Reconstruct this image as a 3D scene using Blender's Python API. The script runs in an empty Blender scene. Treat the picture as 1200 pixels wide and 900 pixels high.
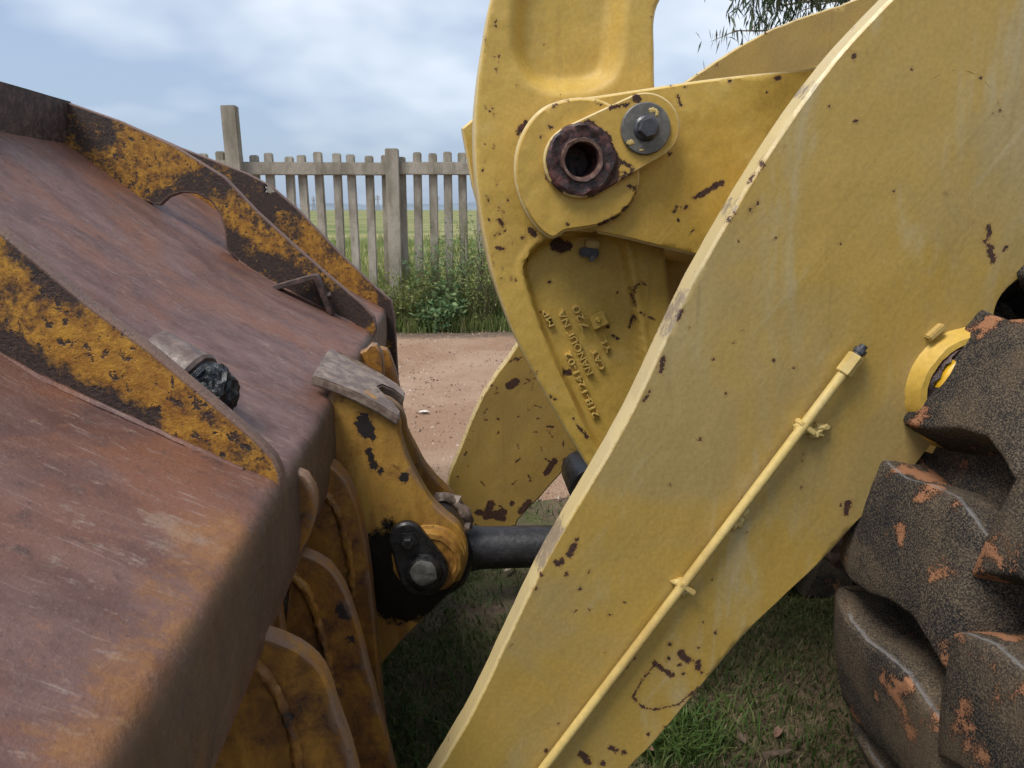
import bpy, bmesh, math, random
import numpy as np
from mathutils import Vector, Matrix, noise as mnoise
from mathutils.geometry import delaunay_2d_cdt

random.seed(7); RNG = np.random.default_rng(7)
SC = bpy.context.scene
COL = SC.collection

# ------------------------------------------------------------------ camera
H = 1.5                       # camera height; X runs along the machine, Y across it, Z up
FPX = 870.0                   # focal length for a 1200 px wide frame
TH = math.atan(.2356)         # pitched down
PS = math.atan(.0897*math.cos(TH))   # turned to the right
RGT = np.array([math.cos(PS), -math.sin(PS), 0])
FWD = np.array([math.sin(PS)*math.cos(TH), math.cos(PS)*math.cos(TH), -math.sin(TH)])
UPV = np.array([math.sin(PS)*math.sin(TH), math.cos(PS)*math.sin(TH), math.cos(TH)])
CAM = np.array([0, 0, H])
cam_d = bpy.data.cameras.new('camera'); cam = bpy.data.objects.new('camera', cam_d); COL.objects.link(cam)
cam_d.sensor_width = 36; cam_d.lens = FPX/1200*36; cam_d.clip_start = .02; cam_d.clip_end = 5000
M = Matrix.Identity(4)
for i in range(3):
    M[i][0] = RGT[i]; M[i][1] = UPV[i]; M[i][2] = -FWD[i]; M[i][3] = CAM[i]
cam.matrix_world = M
cam_d.dof.use_dof = True; cam_d.dof.focus_distance = 1.75; cam_d.dof.aperture_fstop = 16.0
SC.camera = cam

# ------------------------------------------------------------------ world, sun, exposure
SUN_EL, SUN_AZ = math.radians(60), math.radians(-126)      # from the upper left, a little behind the camera
world = bpy.data.worlds.new('World'); SC.world = world; world.use_nodes = True
nt = world.node_tree; nt.nodes.clear()
wo = nt.nodes.new('ShaderNodeOutputWorld'); bg = nt.nodes.new('ShaderNodeBackground')
sky = nt.nodes.new('ShaderNodeTexSky'); sky.sky_type = 'NISHITA'; sky.sun_disc = False
sky.sun_elevation = SUN_EL; sky.sun_rotation = SUN_AZ; sky.air_density = 1.0; sky.dust_density = 2.0
tc = nt.nodes.new('ShaderNodeTexCoord'); mp = nt.nodes.new('ShaderNodeMapping')
mp.inputs['Scale'].default_value = (1, 1, 2.3); mp.inputs['Location'].default_value = (14.22, 3.651, 1.98)
cn = nt.nodes.new('ShaderNodeTexNoise'); cn.inputs['Scale'].default_value = 2.2; cn.inputs['Detail'].default_value = 4
cn.inputs['Roughness'].default_value = .56; cn.inputs['Distortion'].default_value = .15
cr = nt.nodes.new('ShaderNodeValToRGB'); cr.color_ramp.elements[0].position = .44; cr.color_ramp.elements[1].position = .76
cr.color_ramp.elements[0].color = (1.65, 2.1, 2.85, 1); cr.color_ramp.elements[1].color = (4.9, 5.0, 5.2, 1)
mx = nt.nodes.new('ShaderNodeMix'); mx.data_type = 'RGBA'; mx.inputs[0].default_value = .82
L = nt.links.new
L(tc.outputs['Generated'], mp.inputs['Vector']); L(mp.outputs[0], cn.inputs['Vector']); L(cn.outputs['Fac'], cr.inputs[0])
L(sky.outputs[0], mx.inputs[6]); L(cr.outputs[0], mx.inputs[7]); L(mx.outputs[2], bg.inputs[0]); L(bg.outputs[0], wo.inputs[0])
bg.inputs[1].default_value = .1
sun_d = bpy.data.lights.new('sun', 'SUN'); sun_d.energy = 1.5; sun_d.angle = math.radians(24); sun_d.color = (1, .95, .87)
sun = bpy.data.objects.new('sun', sun_d); COL.objects.link(sun)
sdir = Vector((math.sin(SUN_AZ)*math.cos(SUN_EL), math.cos(SUN_AZ)*math.cos(SUN_EL), math.sin(SUN_EL)))
sun.rotation_euler = (-sdir).to_track_quat('-Z', 'Y').to_euler(); sun.location = (-4, 2, 8)
vs = SC.view_settings; vs.view_transform = 'Standard'; vs.look = 'None'; vs.gamma = 1; vs.use_curve_mapping = False; vs.exposure = 1.25
cy = SC.cycles; cy.max_bounces = 4; cy.diffuse_bounces = 3; cy.glossy_bounces = 2; cy.transmission_bounces = 3; cy.transparent_max_bounces = 4; cy.caustics_reflective = False; cy.caustics_refractive = False; cy.use_adaptive_sampling = True; cy.adaptive_threshold = .025

# ------------------------------------------------------------------ geometry helpers
def ray(px, py): return FWD + RGT*(px-600)/FPX - UPV*(py-450)/FPX
def P(px, py, Y):
    d = ray(px, py); return CAM + d*(Y/d[1])
def G(px, py, Z=0.0):
    d = ray(px, py); return CAM + d*((Z-H)/d[2])
def XZ(pts, Y): return [(P(x, y, Y)[0], P(x, y, Y)[2]) for x, y in pts]

def link(name, me, mat, parent=None, loc=None):
    o = bpy.data.objects.new(name, me); COL.objects.link(o)
    if mat is not None:
        for m in (mat if isinstance(mat, (list, tuple)) else [mat]): me.materials.append(m)
    if parent is not None:
        o.parent = parent
        if parent.type == 'EMPTY': o.location = -parent.location     # local coordinates = world coordinates
    if loc is not None: o.location = loc
    return o
def mesh(name, V, Fc, smooth=None, attrs=None):
    me = bpy.data.meshes.new(name); me.from_pydata([tuple(v) for v in V], [], [tuple(int(i) for i in f) for f in Fc])
    if attrs:
        for k, a in attrs.items():
            at = me.attributes.new(k, 'FLOAT', 'POINT'); at.data.foreach_set('value', np.asarray(a, dtype=np.float32))
    me.update()
    if smooth is not None:
        me.shade_smooth(); me.set_sharp_from_angle(angle=math.radians(smooth))
    return me
def tag(o, label=None, cat=None, group=None, kind=None):
    if label: o['label'] = label
    if cat: o['category'] = cat
    if group: o['group'] = group
    if kind: o['kind'] = kind
    return o
def empty(name, loc):
    o = bpy.data.objects.new(name, None); COL.objects.link(o); o.location = loc; o.empty_display_size = .1; return o
def smooth_poly(pts, closed=True, step=.02):
    """Catmull-Rom through 2D or 3D points, sampled about every step"""
    p = [np.array(q, float) for q in pts]; n = len(p); out = []
    for i in range(n if closed else n-1):
        a, b, c, d = (p[(i-1) % n], p[i], p[(i+1) % n], p[(i+2) % n]) if closed else (p[max(i-1, 0)], p[i], p[i+1], p[min(i+2, n-1)])
        k = max(1, int(np.linalg.norm(c-b)/step))
        for j in range(k):
            t = j/k
            out.append(.5*((2*b)+(c-a)*t+(2*a-5*b+4*c-d)*t*t+(3*b-a-3*c+d)*t**3))
    if not closed: out.append(p[-1])
    return out
def seg_dist(Q, A):
    """distance from each row of Q to the polyline A"""
    Q = np.asarray(Q, float); A = np.asarray(A, float); best = np.full(len(Q), 1e9)
    if len(A) == 1: return np.linalg.norm(Q-A[0], axis=1)
    for a, b in zip(A[:-1], A[1:]):
        d = b-a; l = d@d
        t = np.clip(((Q-a)@d)/l, 0, 1) if l > 0 else np.zeros(len(Q))
        best = np.minimum(best, np.linalg.norm(Q-a-np.outer(t, d), axis=1))
    return best
def inside(Q, poly):
    Q = np.asarray(Q); c = np.zeros(len(Q), bool); n = len(poly)
    for i in range(n):
        (x1, y1), (x2, y2) = poly[i], poly[(i+1) % n]
        if y1 == y2: continue
        k = ((y1 > Q[:, 1]) != (y2 > Q[:, 1])) & (Q[:, 0] < (x2-x1)*(Q[:, 1]-y1)/(y2-y1)+x1)
        c ^= k
    return c
def sdf(Q, poly):
    d = seg_dist(Q, list(poly)+[poly[0]]); return np.where(inside(Q, poly), d, -d)     # positive inside
def chip_field(Q, chips, Y):
    """chips: list of (pixel polyline, pixel radius) that lie on the plane Y; 0.02 marks their rim"""
    c = np.zeros(len(Q))
    for pts, r in chips:
        A = np.array(XZ(pts, Y)); c = np.maximum(c, .02-(seg_dist(Q, A)-r*Y/FPX))
    return np.clip(c, 0, None)
def area2(p): return sum(p[i][0]*p[(i+1) % len(p)][1]-p[(i+1) % len(p)][0]*p[i][1] for i in range(len(p)))/2

def plate_mesh(name, outline, Y, t, grid=.012, bevel=.004, chips=(), greasy=(), depth=None, wob=0.0, hole=None, back=True, smooth=40):
    """a plate in the XZ plane at Y..Y+t: the face at Y finely meshed, with edge distance and chips as attributes"""
    o = [np.array(q, float) for q in outline]
    if area2(o) < 0: o = o[::-1]
    n = len(o)
    if wob:
        o = [q+wob*np.array([mnoise.noise((q[0]*31, q[1]*31, Y)), mnoise.noise((q[0]*31+9, q[1]*31, Y))]) for q in o]
    ins = []
    for i in range(n):
        a, b, c = o[i-1], o[i], o[(i+1) % n]
        d1 = (b-a)/(np.linalg.norm(b-a)+1e-9); d2 = (c-b)/(np.linalg.norm(c-b)+1e-9)
        nn = np.array([-(d1+d2)[1], (d1+d2)[0]]); nn /= np.linalg.norm(nn)+1e-9
        ins.append(b+nn*bevel)
    mn = np.min(ins, axis=0); mxx = np.max(ins, axis=0)
    gx, gz = np.meshgrid(np.arange(mn[0], mxx[0], grid), np.arange(mn[1], mxx[1], grid)); gx = gx+(np.arange(gx.shape[0]) % 2)[:, None]*grid*.5
    Q = np.stack([gx.ravel(), gz.ravel()], 1)
    Q = Q[sdf(Q, ins) > grid*.45]
    ex = []
    for cp, r in chips:
        A = np.array(XZ(cp, Y)); r = r*Y/FPX
        if r > grid*1.5: continue
        C = [A[0]]
        for a, b in zip(A[:-1], A[1:]):
            k = max(1, int(np.linalg.norm(b-a)/.004)); C += [a+(b-a)*(i+1)/k for i in range(k)]
        for c in C: ex += [c]+[c+(r+.0025)*np.array([math.cos(w), math.sin(w)]) for w in (0, 1.05, 2.09, 3.14, 4.19, 5.24)]
    if ex:
        ex = np.array(ex); ex = ex[sdf(ex, ins) > .001]; Q = np.concatenate([Q, ex])
    pts = [Vector(q) for q in ins]+[Vector(q) for q in Q]
    ed = [(i, (i+1) % n) for i in range(n)]
    vv, ee, ff, ov, _e, _f = delaunay_2d_cdt(pts, ed, [], 1, 1e-7)
    of = {}
    for k, src in enumerate(ov):
        for q in src: of[q] = k
    F2 = np.array([(v.x, v.y) for v in vv]); dep = np.full(len(F2), float(Y))
    if depth is not None: dep = dep+depth(F2)
    V = [(F2[i, 0], dep[i], F2[i, 1]) for i in range(len(F2))]
    Fc = []
    for f in ff:
        a = [F2[i] for i in f]
        if hole is not None and np.linalg.norm(np.mean(a, axis=0)-np.array(hole[:2])) < hole[2]: continue
        Fc.append(tuple(f) if area2(a) > 0 else tuple(f)[::-1])
    m0 = len(V); nf = len(Fc)
    V += [(q[0], Y+bevel, q[1]) for q in o]; m1 = len(V)
    V += [(q[0], Y+t-bevel, q[1]) for q in o]; m2 = len(V)
    V += [(q[0], Y+t, q[1]) for q in ins]
    for i in range(n):
        j = (i+1) % n
        Fc += [(of[j], of[i], m0+i, m0+j), (m0+j, m0+i, m1+i, m1+j), (m1+j, m1+i, m2+i, m2+j)]
    if back and hole is None: Fc.append(tuple(range(m2, m2+n))[::-1])
    elif back:
        m3 = len(V); V += [(F2[i, 0], Y+t, F2[i, 1]) for i in range(len(F2))]; Fc += [tuple(m3+i for i in f)[::-1] for f in Fc[:nf]]
    A2 = np.array([(v[0], v[2]) for v in V])
    dist = seg_dist(A2, list(o)+[o[0]]); edge = np.clip(.05-dist, 0, None)
    at = {'edgew': edge, 'chip': chip_field(A2, chips, Y), 'grease': chip_field(A2, greasy, Y)}
    at['chip'][m1:] *= 0
    return mesh(name, V, Fc, smooth, at)
def plate(name, px, Y, t, mat, parent, curve=True, step=.02, **k):
    o = XZ(px, Y)
    if curve: o = smooth_poly(o, True, step)
    return link(name, plate_mesh(name, o, Y, t, **k), mat, parent)

def tube_mesh(name, pts, rad, seg=12, caps=True, wob=0.0, smooth=45):
    p = [np.array(q, float) for q in pts]; n = len(p)
    r = rad if isinstance(rad, (list, tuple, np.ndarray)) else [rad]*n
    V, Fc = [], []; up = np.array([0, .13, .99])
    for i in range(n):
        t = p[min(i+1, n-1)]-p[max(i-1, 0)]; t /= np.linalg.norm(t)+1e-9
        a = np.cross(t, up); 
        if np.linalg.norm(a) < 1e-3: a = np.cross(t, [1, 0, 0])
        a /= np.linalg.norm(a); b = np.cross(t, a)
        for k in range(seg):
            w = 2*math.pi*k/seg; q = p[i]+(a*math.cos(w)+b*math.sin(w))*r[i]
            if wob: q = q+wob*np.array(mnoise.noise_vector(Vector(q*70)))
            V.append(q)
    for i in range(n-1):
        for k in range(seg):
            l = (k+1) % seg; Fc.append((i*seg+k, i*seg+l, (i+1)*seg+l, (i+1)*seg+k))
    if caps: Fc += [tuple(range(seg)), tuple(range((n-1)*seg, n*seg))[::-1]]
    return mesh(name, V, Fc, smooth)
def lathe_mesh(name, prof, org, axis, seg=40, smooth=35, wob=0.0, wobs=60, x_of=None):
    """profile of (radius, distance along the axis)"""
    ax = np.array(axis, float); ax /= np.linalg.norm(ax); org = np.array(org, float)
    a = np.cross(ax, [0, 0, 1]) if x_of is None else np.array(x_of, float)
    if np.linalg.norm(a) < 1e-3: a = np.array([1., 0, 0])
    a = a-ax*(a@ax); a /= np.linalg.norm(a); b = np.cross(ax, a); V, Fc = [], []; n = len(prof)
    for r, d in prof:
        for k in range(seg):
            w = 2*math.pi*k/seg; q = org+ax*d+(a*math.cos(w)+b*math.sin(w))*max(r, 1e-4)
            if wob: q = q+wob*np.array(mnoise.noise_vector(Vector(q*wobs)))
            V.append(q)
    for i in range(n-1):
        for k in range(seg):
            l = (k+1) % seg; Fc.append((i*seg+k, i*seg+l, (i+1)*seg+l, (i+1)*seg+k))
    return mesh(name, V, Fc, smooth)
def prism_mesh(name, top, vec, smooth=30):
    n = len(top); v = np.array(vec, float)
    V = [np.array(q, float) for q in top]+[np.array(q, float)+v for q in top]
    Fc = [tuple(range(n)), tuple(range(n, 2*n))[::-1]]+[((i+1) % n, i, n+i, n+(i+1) % n) for i in range(n)]
    me = mesh(name, V, Fc, smooth)
    bm = bmesh.new(); bm.from_mesh(me); bmesh.ops.recalc_face_normals(bm, faces=bm.faces); bm.to_mesh(me); bm.free()
    me.shade_smooth(); me.set_sharp_from_angle(angle=math.radians(smooth)); return me
def bevelled(me, w, seg=2, ang=30):
    bm = bmesh.new(); bm.from_mesh(me)
    es = [e for e in bm.edges if len(e.link_faces) == 2 and e.calc_face_angle(0) > math.radians(ang)]
    bmesh.ops.bevel(bm, geom=es, offset=w, segments=seg, affect='EDGES', clamp_overlap=True); bm.to_mesh(me); bm.free()
    me.shade_smooth(); me.set_sharp_from_angle(angle=math.radians(40)); return me
def box_mesh(name, c, s, rot=None, bev=.004):
    me = bpy.data.meshes.new(name); bm = bmesh.new(); bmesh.ops.create_cube(bm, size=1)
    bmesh.ops.scale(bm, vec=s, verts=bm.verts)
    if rot is not None: bmesh.ops.rotate(bm, cent=(0, 0, 0), matrix=rot, verts=bm.verts)
    bmesh.ops.translate(bm, vec=c, verts=bm.verts)
    if bev: bmesh.ops.bevel(bm, geom=bm.edges[:], offset=bev, segments=2, affect='EDGES')
    bm.to_mesh(me); bm.free(); me.shade_smooth(); me.set_sharp_from_angle(angle=math.radians(40)); return me
def circle_px(cx, cy, r, n=32, a0=0, a1=360): return [(cx+r*math.cos(math.radians(a0+(a1-a0)*i/n)), cy+r*math.sin(math.radians(a0+(a1-a0)*i/n))) for i in range(n)]

# ------------------------------------------------------------------ material helpers
class NT:
    def __init__(s, name):
        s.m = bpy.data.materials.new(name); s.m.use_nodes = True; s.t = s.m.node_tree; s.t.nodes.clear()
        s.out = s.n('ShaderNodeOutputMaterial'); s.b = s.n('ShaderNodeBsdfPrincipled'); s.l(s.b.outputs[0], s.out.inputs[0])
        s.tc = s.n('ShaderNodeTexCoord'); s.co = s.tc.outputs['Object']
    def n(s, t): return s.t.nodes.new(t)
    def l(s, a, b): s.t.links.new(a, b)
    def put(s, sock, v):
        if isinstance(v, bpy.types.NodeSocket): s.l(v, sock)
        elif isinstance(v, (tuple, list)) and len(v) == 3 and sock.type == 'RGBA': sock.default_value = (*v, 1)
        else: sock.default_value = v
    def noise(s, scale, detail=4, rough=.55, dist=0, stretch=None, rot=None, seed=0, co=None):
        c = co or s.co
        if stretch or seed or rot:
            m = s.n('ShaderNodeMapping'); m.inputs['Scale'].default_value = stretch or (1, 1, 1); m.inputs['Location'].default_value = (seed, seed*.7, seed*1.3)
            if rot:
                m0 = s.n('ShaderNodeMapping'); m0.inputs['Rotation'].default_value = rot; s.l(c, m0.inputs[0]); c = m0.outputs[0]
            s.l(c, m.inputs[0]); c = m.outputs[0]
        n = s.n('ShaderNodeTexNoise'); s.l(c, n.inputs['Vector'])
        for k, v in (('Scale', scale), ('Detail', detail), ('Roughness', rough), ('Distortion', dist)): n.inputs[k].default_value = v
        return n.outputs['Fac']
    def voro(s, scale, feature='F1', co=None):
        n = s.n('ShaderNodeTexVoronoi'); n.feature = feature; n.inputs['Scale'].default_value = scale; s.l(co or s.co, n.inputs['Vector']); return n
    def math(s, op, a, b=0, c=None, clamp=False):
        n = s.n('ShaderNodeMath'); n.operation = op; n.use_clamp = clamp; s.put(n.inputs[0], a); s.put(n.inputs[1], b)
        if c is not None: s.put(n.inputs[2], c)
        return n.outputs[0]
    def step(s, v, a, b, o0=0.0, o1=1.0):
        n = s.n('ShaderNodeMapRange'); n.interpolation_type = 'SMOOTHSTEP'; s.put(n.inputs[0], v)
        for i, x in ((1, a), (2, b), (3, o0), (4, o1)): n.inputs[i].default_value = x
        return n.outputs[0]
    def mix(s, f, a, b, mode='MIX'):
        n = s.n('ShaderNodeMix'); n.data_type = 'RGBA'; n.blend_type = mode; s.put(n.inputs[0], f); s.put(n.inputs[6], a); s.put(n.inputs[7], b); return n.outputs[2]
    def attr(s, k):
        n = s.n('ShaderNodeAttribute'); n.attribute_name = k; return n.outputs['Fac']
    def bump(s, h, dist=.002, strength=1.0, prev=None):
        n = s.n('ShaderNodeBump'); n.inputs['Distance'].default_value = dist; n.inputs['Strength'].default_value = strength; s.put(n.inputs['Height'], h)
        if prev is not None: s.l(prev, n.inputs['Normal'])
        return n.outputs[0]
    def fin(s, col, rough=.6, normal=None, metal=0.0, spec=None):
        s.put(s.b.inputs['Base Color'], col); s.put(s.b.inputs['Roughness'], rough); s.put(s.b.inputs['Metallic'], metal)
        if normal is not None: s.l(normal, s.b.inputs['Normal'])
        if spec is not None: s.b.inputs['Specular IOR Level'].default_value = spec
        return s.m

def paint(name, base, faded, dirty, fade_amt=.5, edge_amt=.5, speck=.66, gloss=.45, seed=0, streak=(1, 1, 1), lump=1.0, edge_pale=.6):
    """machine enamel: brushed on thick, chalky patches, chipped down to dark rust"""
    s = NT(name)
    big = s.noise(2.2, 4, .6, .6, seed=seed); mid = s.noise(8, 4, .7, .5, seed=seed+3, stretch=streak); fine = s.noise(120, 2, .6)
    grain = s.noise(42, 4, .7, seed=seed+5); jag = s.noise(230, 3, .75); jag2 = s.noise(75, 4, .75, seed=seed+11)
    col = s.mix(s.math('MULTIPLY', s.step(mid, .50, .72), fade_amt), base, faded)
    col = s.mix(s.math('MULTIPLY', s.step(big, .42, .62), .8), col, dirty)
    col = s.mix(s.step(grain, .60, .8, 0, .4), col, dirty)
    run = s.noise(34, 3, .65, .3, stretch=(1, 1, .06), seed=seed+31); col = s.mix(s.math('MULTIPLY', s.step(run, .60, .74, 0, .34), s.step(big, .35, .6)), col, tuple(x*.55 for x in dirty))
    dia = s.noise(26, 3, .7, .2, stretch=(.07, 1, 1), rot=(0, math.radians(52), 0), seed=seed+41); col = s.mix(s.math('MULTIPLY', s.step(dia, .60, .72, 0, .5), s.step(mid, .4, .6)), col, faded)
    hs = s.n('ShaderNodeHueSaturation'); s.put(hs.inputs['Color'], col); s.put(hs.inputs['Value'], s.step(fine, .25, .75, .92, 1.07)); col = hs.outputs[0]
    col = s.mix(s.math('MULTIPLY', s.step(s.math('ADD', s.attr('edgew'), s.math('MULTIPLY', s.math('SUBTRACT', jag2, .5), .008)), .0445, .048), edge_pale), col, (.66, .55, .31))  # paler yellow along the plate edges
    j = s.math('ADD', s.math('MULTIPLY', s.math('SUBTRACT', jag, .5), .012), s.math('MULTIPLY', s.math('SUBTRACT', jag2, .5), .020))
    c1 = s.math('ADD', s.attr('chip'), j); m1 = s.step(c1, .0200, .0207)
    e1 = s.math('ADD', s.math('MULTIPLY', s.attr('edgew'), 8.0*edge_amt), s.math('ADD', s.math('MULTIPLY', jag2, .75), s.math('MULTIPLY', grain, .5)))
    m2 = s.step(s.math('ADD', e1, s.math('MULTIPLY', jag, .2)), 1.00, 1.02)
    m3 = s.step(s.math('ADD', s.math('ADD', grain, s.math('MULTIPLY', s.math('SUBTRACT', jag2, .5), .5)), s.math('MULTIPLY', s.math('SUBTRACT', jag, .5), .2)), speck+.12, speck+.13)
    m = s.math('MAXIMUM', s.math('MAXIMUM', m1, m2), m3)
    rust = s.mix(s.step(jag, .35, .75), (.022, .013, .011), (.12, .045, .02))
    halo = s.math('SUBTRACT', s.step(c1, .014, .021), m, clamp=True)
    col = s.mix(s.math('MULTIPLY', halo, .38), col, (.27, .135, .04)); col = s.mix(m, col, rust)
    sc = s.math('MULTIPLY', s.step(s.math('ADD', s.attr('grease'), s.math('ADD', s.math('MULTIPLY', s.math('SUBTRACT', jag2, .5), .07), s.math('MULTIPLY', s.math('SUBTRACT', grain, .5), .07))), .010, .03), s.step(s.attr('edgew'), .044, .048)); col = s.mix(s.math('MULTIPLY', sc, .8), col, s.mix(jag, (.10, .065, .055), (.30, .24, .20)))
    rough = s.math('ADD', s.math('MULTIPLY', m, .35), s.step(grain, .3, .7, gloss, gloss+.15))
    brush = s.noise(26, 3, .6, .8, stretch=(1, 1, .35), seed=seed+2)
    h = s.math('ADD', s.math('MULTIPLY', brush, .0012*lump), s.math('ADD', s.math('MULTIPLY', dia, .0010*lump), s.math('MULTIPLY', grain, .0004*lump))); h = s.math('ADD', h, s.math('MULTIPLY', fine, .0003*lump)); h = s.math('SUBTRACT', h, s.math('MULTIPLY', m, .0011))
    return s.fin(col, rough, s.bump(h, 1.0, .75))

M_ARM = paint('arm_paint', (.425, .278, .062), (.45, .36, .19), (.36, .262, .105), .85, .20, .78, .33, 1, (1, 1, .30))
M_FARARM = paint('far_arm_paint', (.40, .26, .062), (.40, .29, .10), (.32, .21, .06), .5, .5, .74, .5, 4)
M_CAST = paint('cast_paint', (.545, .36, .072), (.57, .42, .14), (.46, .295, .058), .55, .22, .78, .48, 7, lump=.9)
M_BRACK = paint('bracket_paint', (.575, .378, .072), (.61, .46, .16), (.475, .295, .05), .6, .22, .78, .42, 12)
M_TUBE = paint('tube_paint', (.58, .43, .15), (.60, .47, .22), (.44, .30, .10), .5, .05, .66, .4, 17)

def worn_gusset():
    s = NT('blackened_yellow_paint')
    a = s.noise(6, 7, .68, .5, seed=2.3); b = s.noise(34, 6, .7, seed=5); c = s.noise(130, 4, .7)
    v = s.math('ADD', a, s.math('MULTIPLY', s.math('SUBTRACT', b, .5), .55)); v = s.math('ADD', v, s.math('MULTIPLY', s.math('SUBTRACT', c, .5), .42))
    v = s.math('SUBTRACT', v, s.math('MULTIPLY', s.attr('edgew'), 2.2)); v = s.math('SUBTRACT', v, s.math('MULTIPLY', s.math('MINIMUM', s.attr('chip'), .035), 7.0))
    v = s.math('SUBTRACT', v, s.step(s.noise(60, 3, .7, .2, seed=13), .56, .66, 0, .34)); m = s.step(v, .25, .50)
    yel = s.mix(s.step(b, .35, .7), (.24, .098, .014), (.50, .25, .030)); yel = s.mix(s.step(c, .5, .8, 0, .5), yel, (.52, .29, .05))
    blk = s.mix(s.step(c, .3, .75), (.022, .016, .015), (.075, .04, .028))
    col = s.mix(m, blk, yel); col = s.mix(s.step(s.math('ADD', s.attr('edgew'), s.math('MULTIPLY', b, .006)), .0445, .049, 0, .9), col, (.17, .105, .085)); nb = s.bump(v, .004, .5); nb = s.bump(c, .0012, .7, nb)
    return s.fin(col, s.step(c, .3, .7, .55, .8), nb)
M_GUS = worn_gusset()
def hinge_paint(name, g, lo=(.23, .10, .016), hi=(.43, .235, .042)):
    s = NT(name)
    a = s.noise(7, 7, .68, .8, seed=8); b = s.noise(30, 6, .72, .4, seed=1); c = s.noise(120, 4, .7)
    st = s.noise(16, 5, .65, .5, stretch=(1, 1, .25), seed=4)
    yel = s.mix(s.step(st, .3, .7), lo, hi); yel = s.mix(s.step(b, .55, .8), yel, (.36, .14, .018))
    v = s.math('ADD', a, s.math('MULTIPLY', s.math('SUBTRACT', b, .5), .7))
    col = s.mix(s.step(v, .36+g, .66+g, 0, .9), yel, (.12, .046, .014)); col = s.mix(s.step(v, .60+g*.5, .74+g*.5), col, (.018, .012, .010)); col = s.mix(s.step(c, .6, .75, 0, .6), col, (.05, .025, .014))
    c1 = s.math('ADD', s.attr('chip'), s.math('ADD', s.math('MULTIPLY', s.math('SUBTRACT', b, .5), .045), s.math('MULTIPLY', s.math('SUBTRACT', c, .5), .02))); col = s.mix(s.step(c1, .019, .021), col, (.02, .013, .012))
    e1 = s.math('ADD', s.math('MULTIPLY', s.attr('edgew'), 20.0), b); col = s.mix(s.step(s.math('ADD', e1, s.math('MULTIPLY', s.math('SUBTRACT', a, .5), 1.2)), 1.30, 1.6, 0, .75), col, (.25, .155, .10))
    gr = s.step(s.math('ADD', s.attr('grease'), s.math('ADD', s.math('MULTIPLY', s.math('SUBTRACT', b, .5), .08), s.math('MULTIPLY', s.math('SUBTRACT', c, .5), .03))), .008, .026); col = s.mix(gr, col, (.007, .006, .0055))
    ro = s.mix(gr, s.step(b, .3, .7, .42, .7), (.26, .26, .26))
    nb = s.bump(st, .004, .5); nb = s.bump(b, .003, .7, nb); nb = s.bump(c, .001, .7, nb)
    return s.fin(col, ro, nb)
M_HINGE = hinge_paint('oily_ochre_paint', -.02, (.22, .085, .013), (.40, .185, .028)); M_CLEV = hinge_paint('ochre_clevis_paint', .16)
def rust_sheet():
    s = NT('weathered_red_brown_steel')
    rot = (0, math.radians(-29), 0)
    st = s.noise(10, 4, .7, .3, stretch=(.5, 1, 1), rot=rot, seed=3); st2 = s.noise(52, 4, .75, .2, stretch=(.3, 1, 1), rot=rot, seed=9)
    a = s.noise(3.0, 4, .65, .6, seed=6); c = s.noise(190, 3, .75); d = s.noise(22, 5, .75, .3, seed=2); e = s.noise(70, 3, .75, seed=7)
    col = s.mix(s.step(st, .32, .68), (.105, .050, .040), (.180, .100, .082))
    col = s.mix(s.step(a, .42, .62, 0, .75), col, (.205, .082, .042)); col = s.mix(s.step(s.math('ADD', st2, s.math('MULTIPLY', s.math('SUBTRACT', e, .5), .4)), .57, .72, 0, .7), col, (.27, .19, .155))
    col = s.mix(s.step(d, .55, .70, 0, .8), col, (.075, .042, .036)); col = s.mix(s.step(d, .30, .44, .6, 0), col, (.24, .115, .065))
    col = s.mix(s.step(s.math('ADD', e, s.math('MULTIPLY', s.math('SUBTRACT', c, .5), .4)), .66, .72, 0, .8), col, (.06, .032, .026))
    lt = s.step(s.math('ADD', s.attr('chip'), s.math('ADD', s.math('MULTIPLY', s.math('SUBTRACT', st2, .5), .09), s.math('MULTIPLY', s.math('SUBTRACT', e, .5), .05))), .018, .045, 0, .42); col = s.mix(lt, col, (.34, .27, .20))
    scr = s.noise(150, 2, .6, .1, stretch=(.035, 1, 1), rot=rot, seed=15); col = s.mix(s.math('MULTIPLY', s.step(scr, .64, .70, 0, .55), s.step(st, .42, .6)), col, (.33, .25, .21))
    og = s.step(s.math('ADD', s.attr('grease'), s.math('ADD', s.math('MULTIPLY', s.math('SUBTRACT', d, .5), .16), s.math('MULTIPLY', s.math('SUBTRACT', a, .5), .12))), .045, .10, 0, .7); col = s.mix(og, col, s.mix(e, (.16, .06, .018), (.40, .19, .055)))
    col = s.mix(s.step(c, .56, .78, 0, .4), col, (.34, .25, .21)); col = s.mix(s.step(c, .24, .42, .55, 0), col, (.05, .03, .026))
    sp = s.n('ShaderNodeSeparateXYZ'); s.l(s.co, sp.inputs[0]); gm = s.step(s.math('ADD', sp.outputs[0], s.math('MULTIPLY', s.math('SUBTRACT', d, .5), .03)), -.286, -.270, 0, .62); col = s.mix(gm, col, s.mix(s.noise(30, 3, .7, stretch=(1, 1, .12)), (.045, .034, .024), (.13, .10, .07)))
    h = s.math('ADD', s.math('MULTIPLY', d, .0018), s.math('MULTIPLY', st2, .0009)); h = s.math('ADD', h, s.math('MULTIPLY', c, .0009)); h = s.math('ADD', h, s.math('MULTIPLY', e, .0008))
    return s.fin(col, s.step(d, .3, .7, .42, .68), s.bump(h, 1.0, .9))
M_RUST = rust_sheet()
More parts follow.
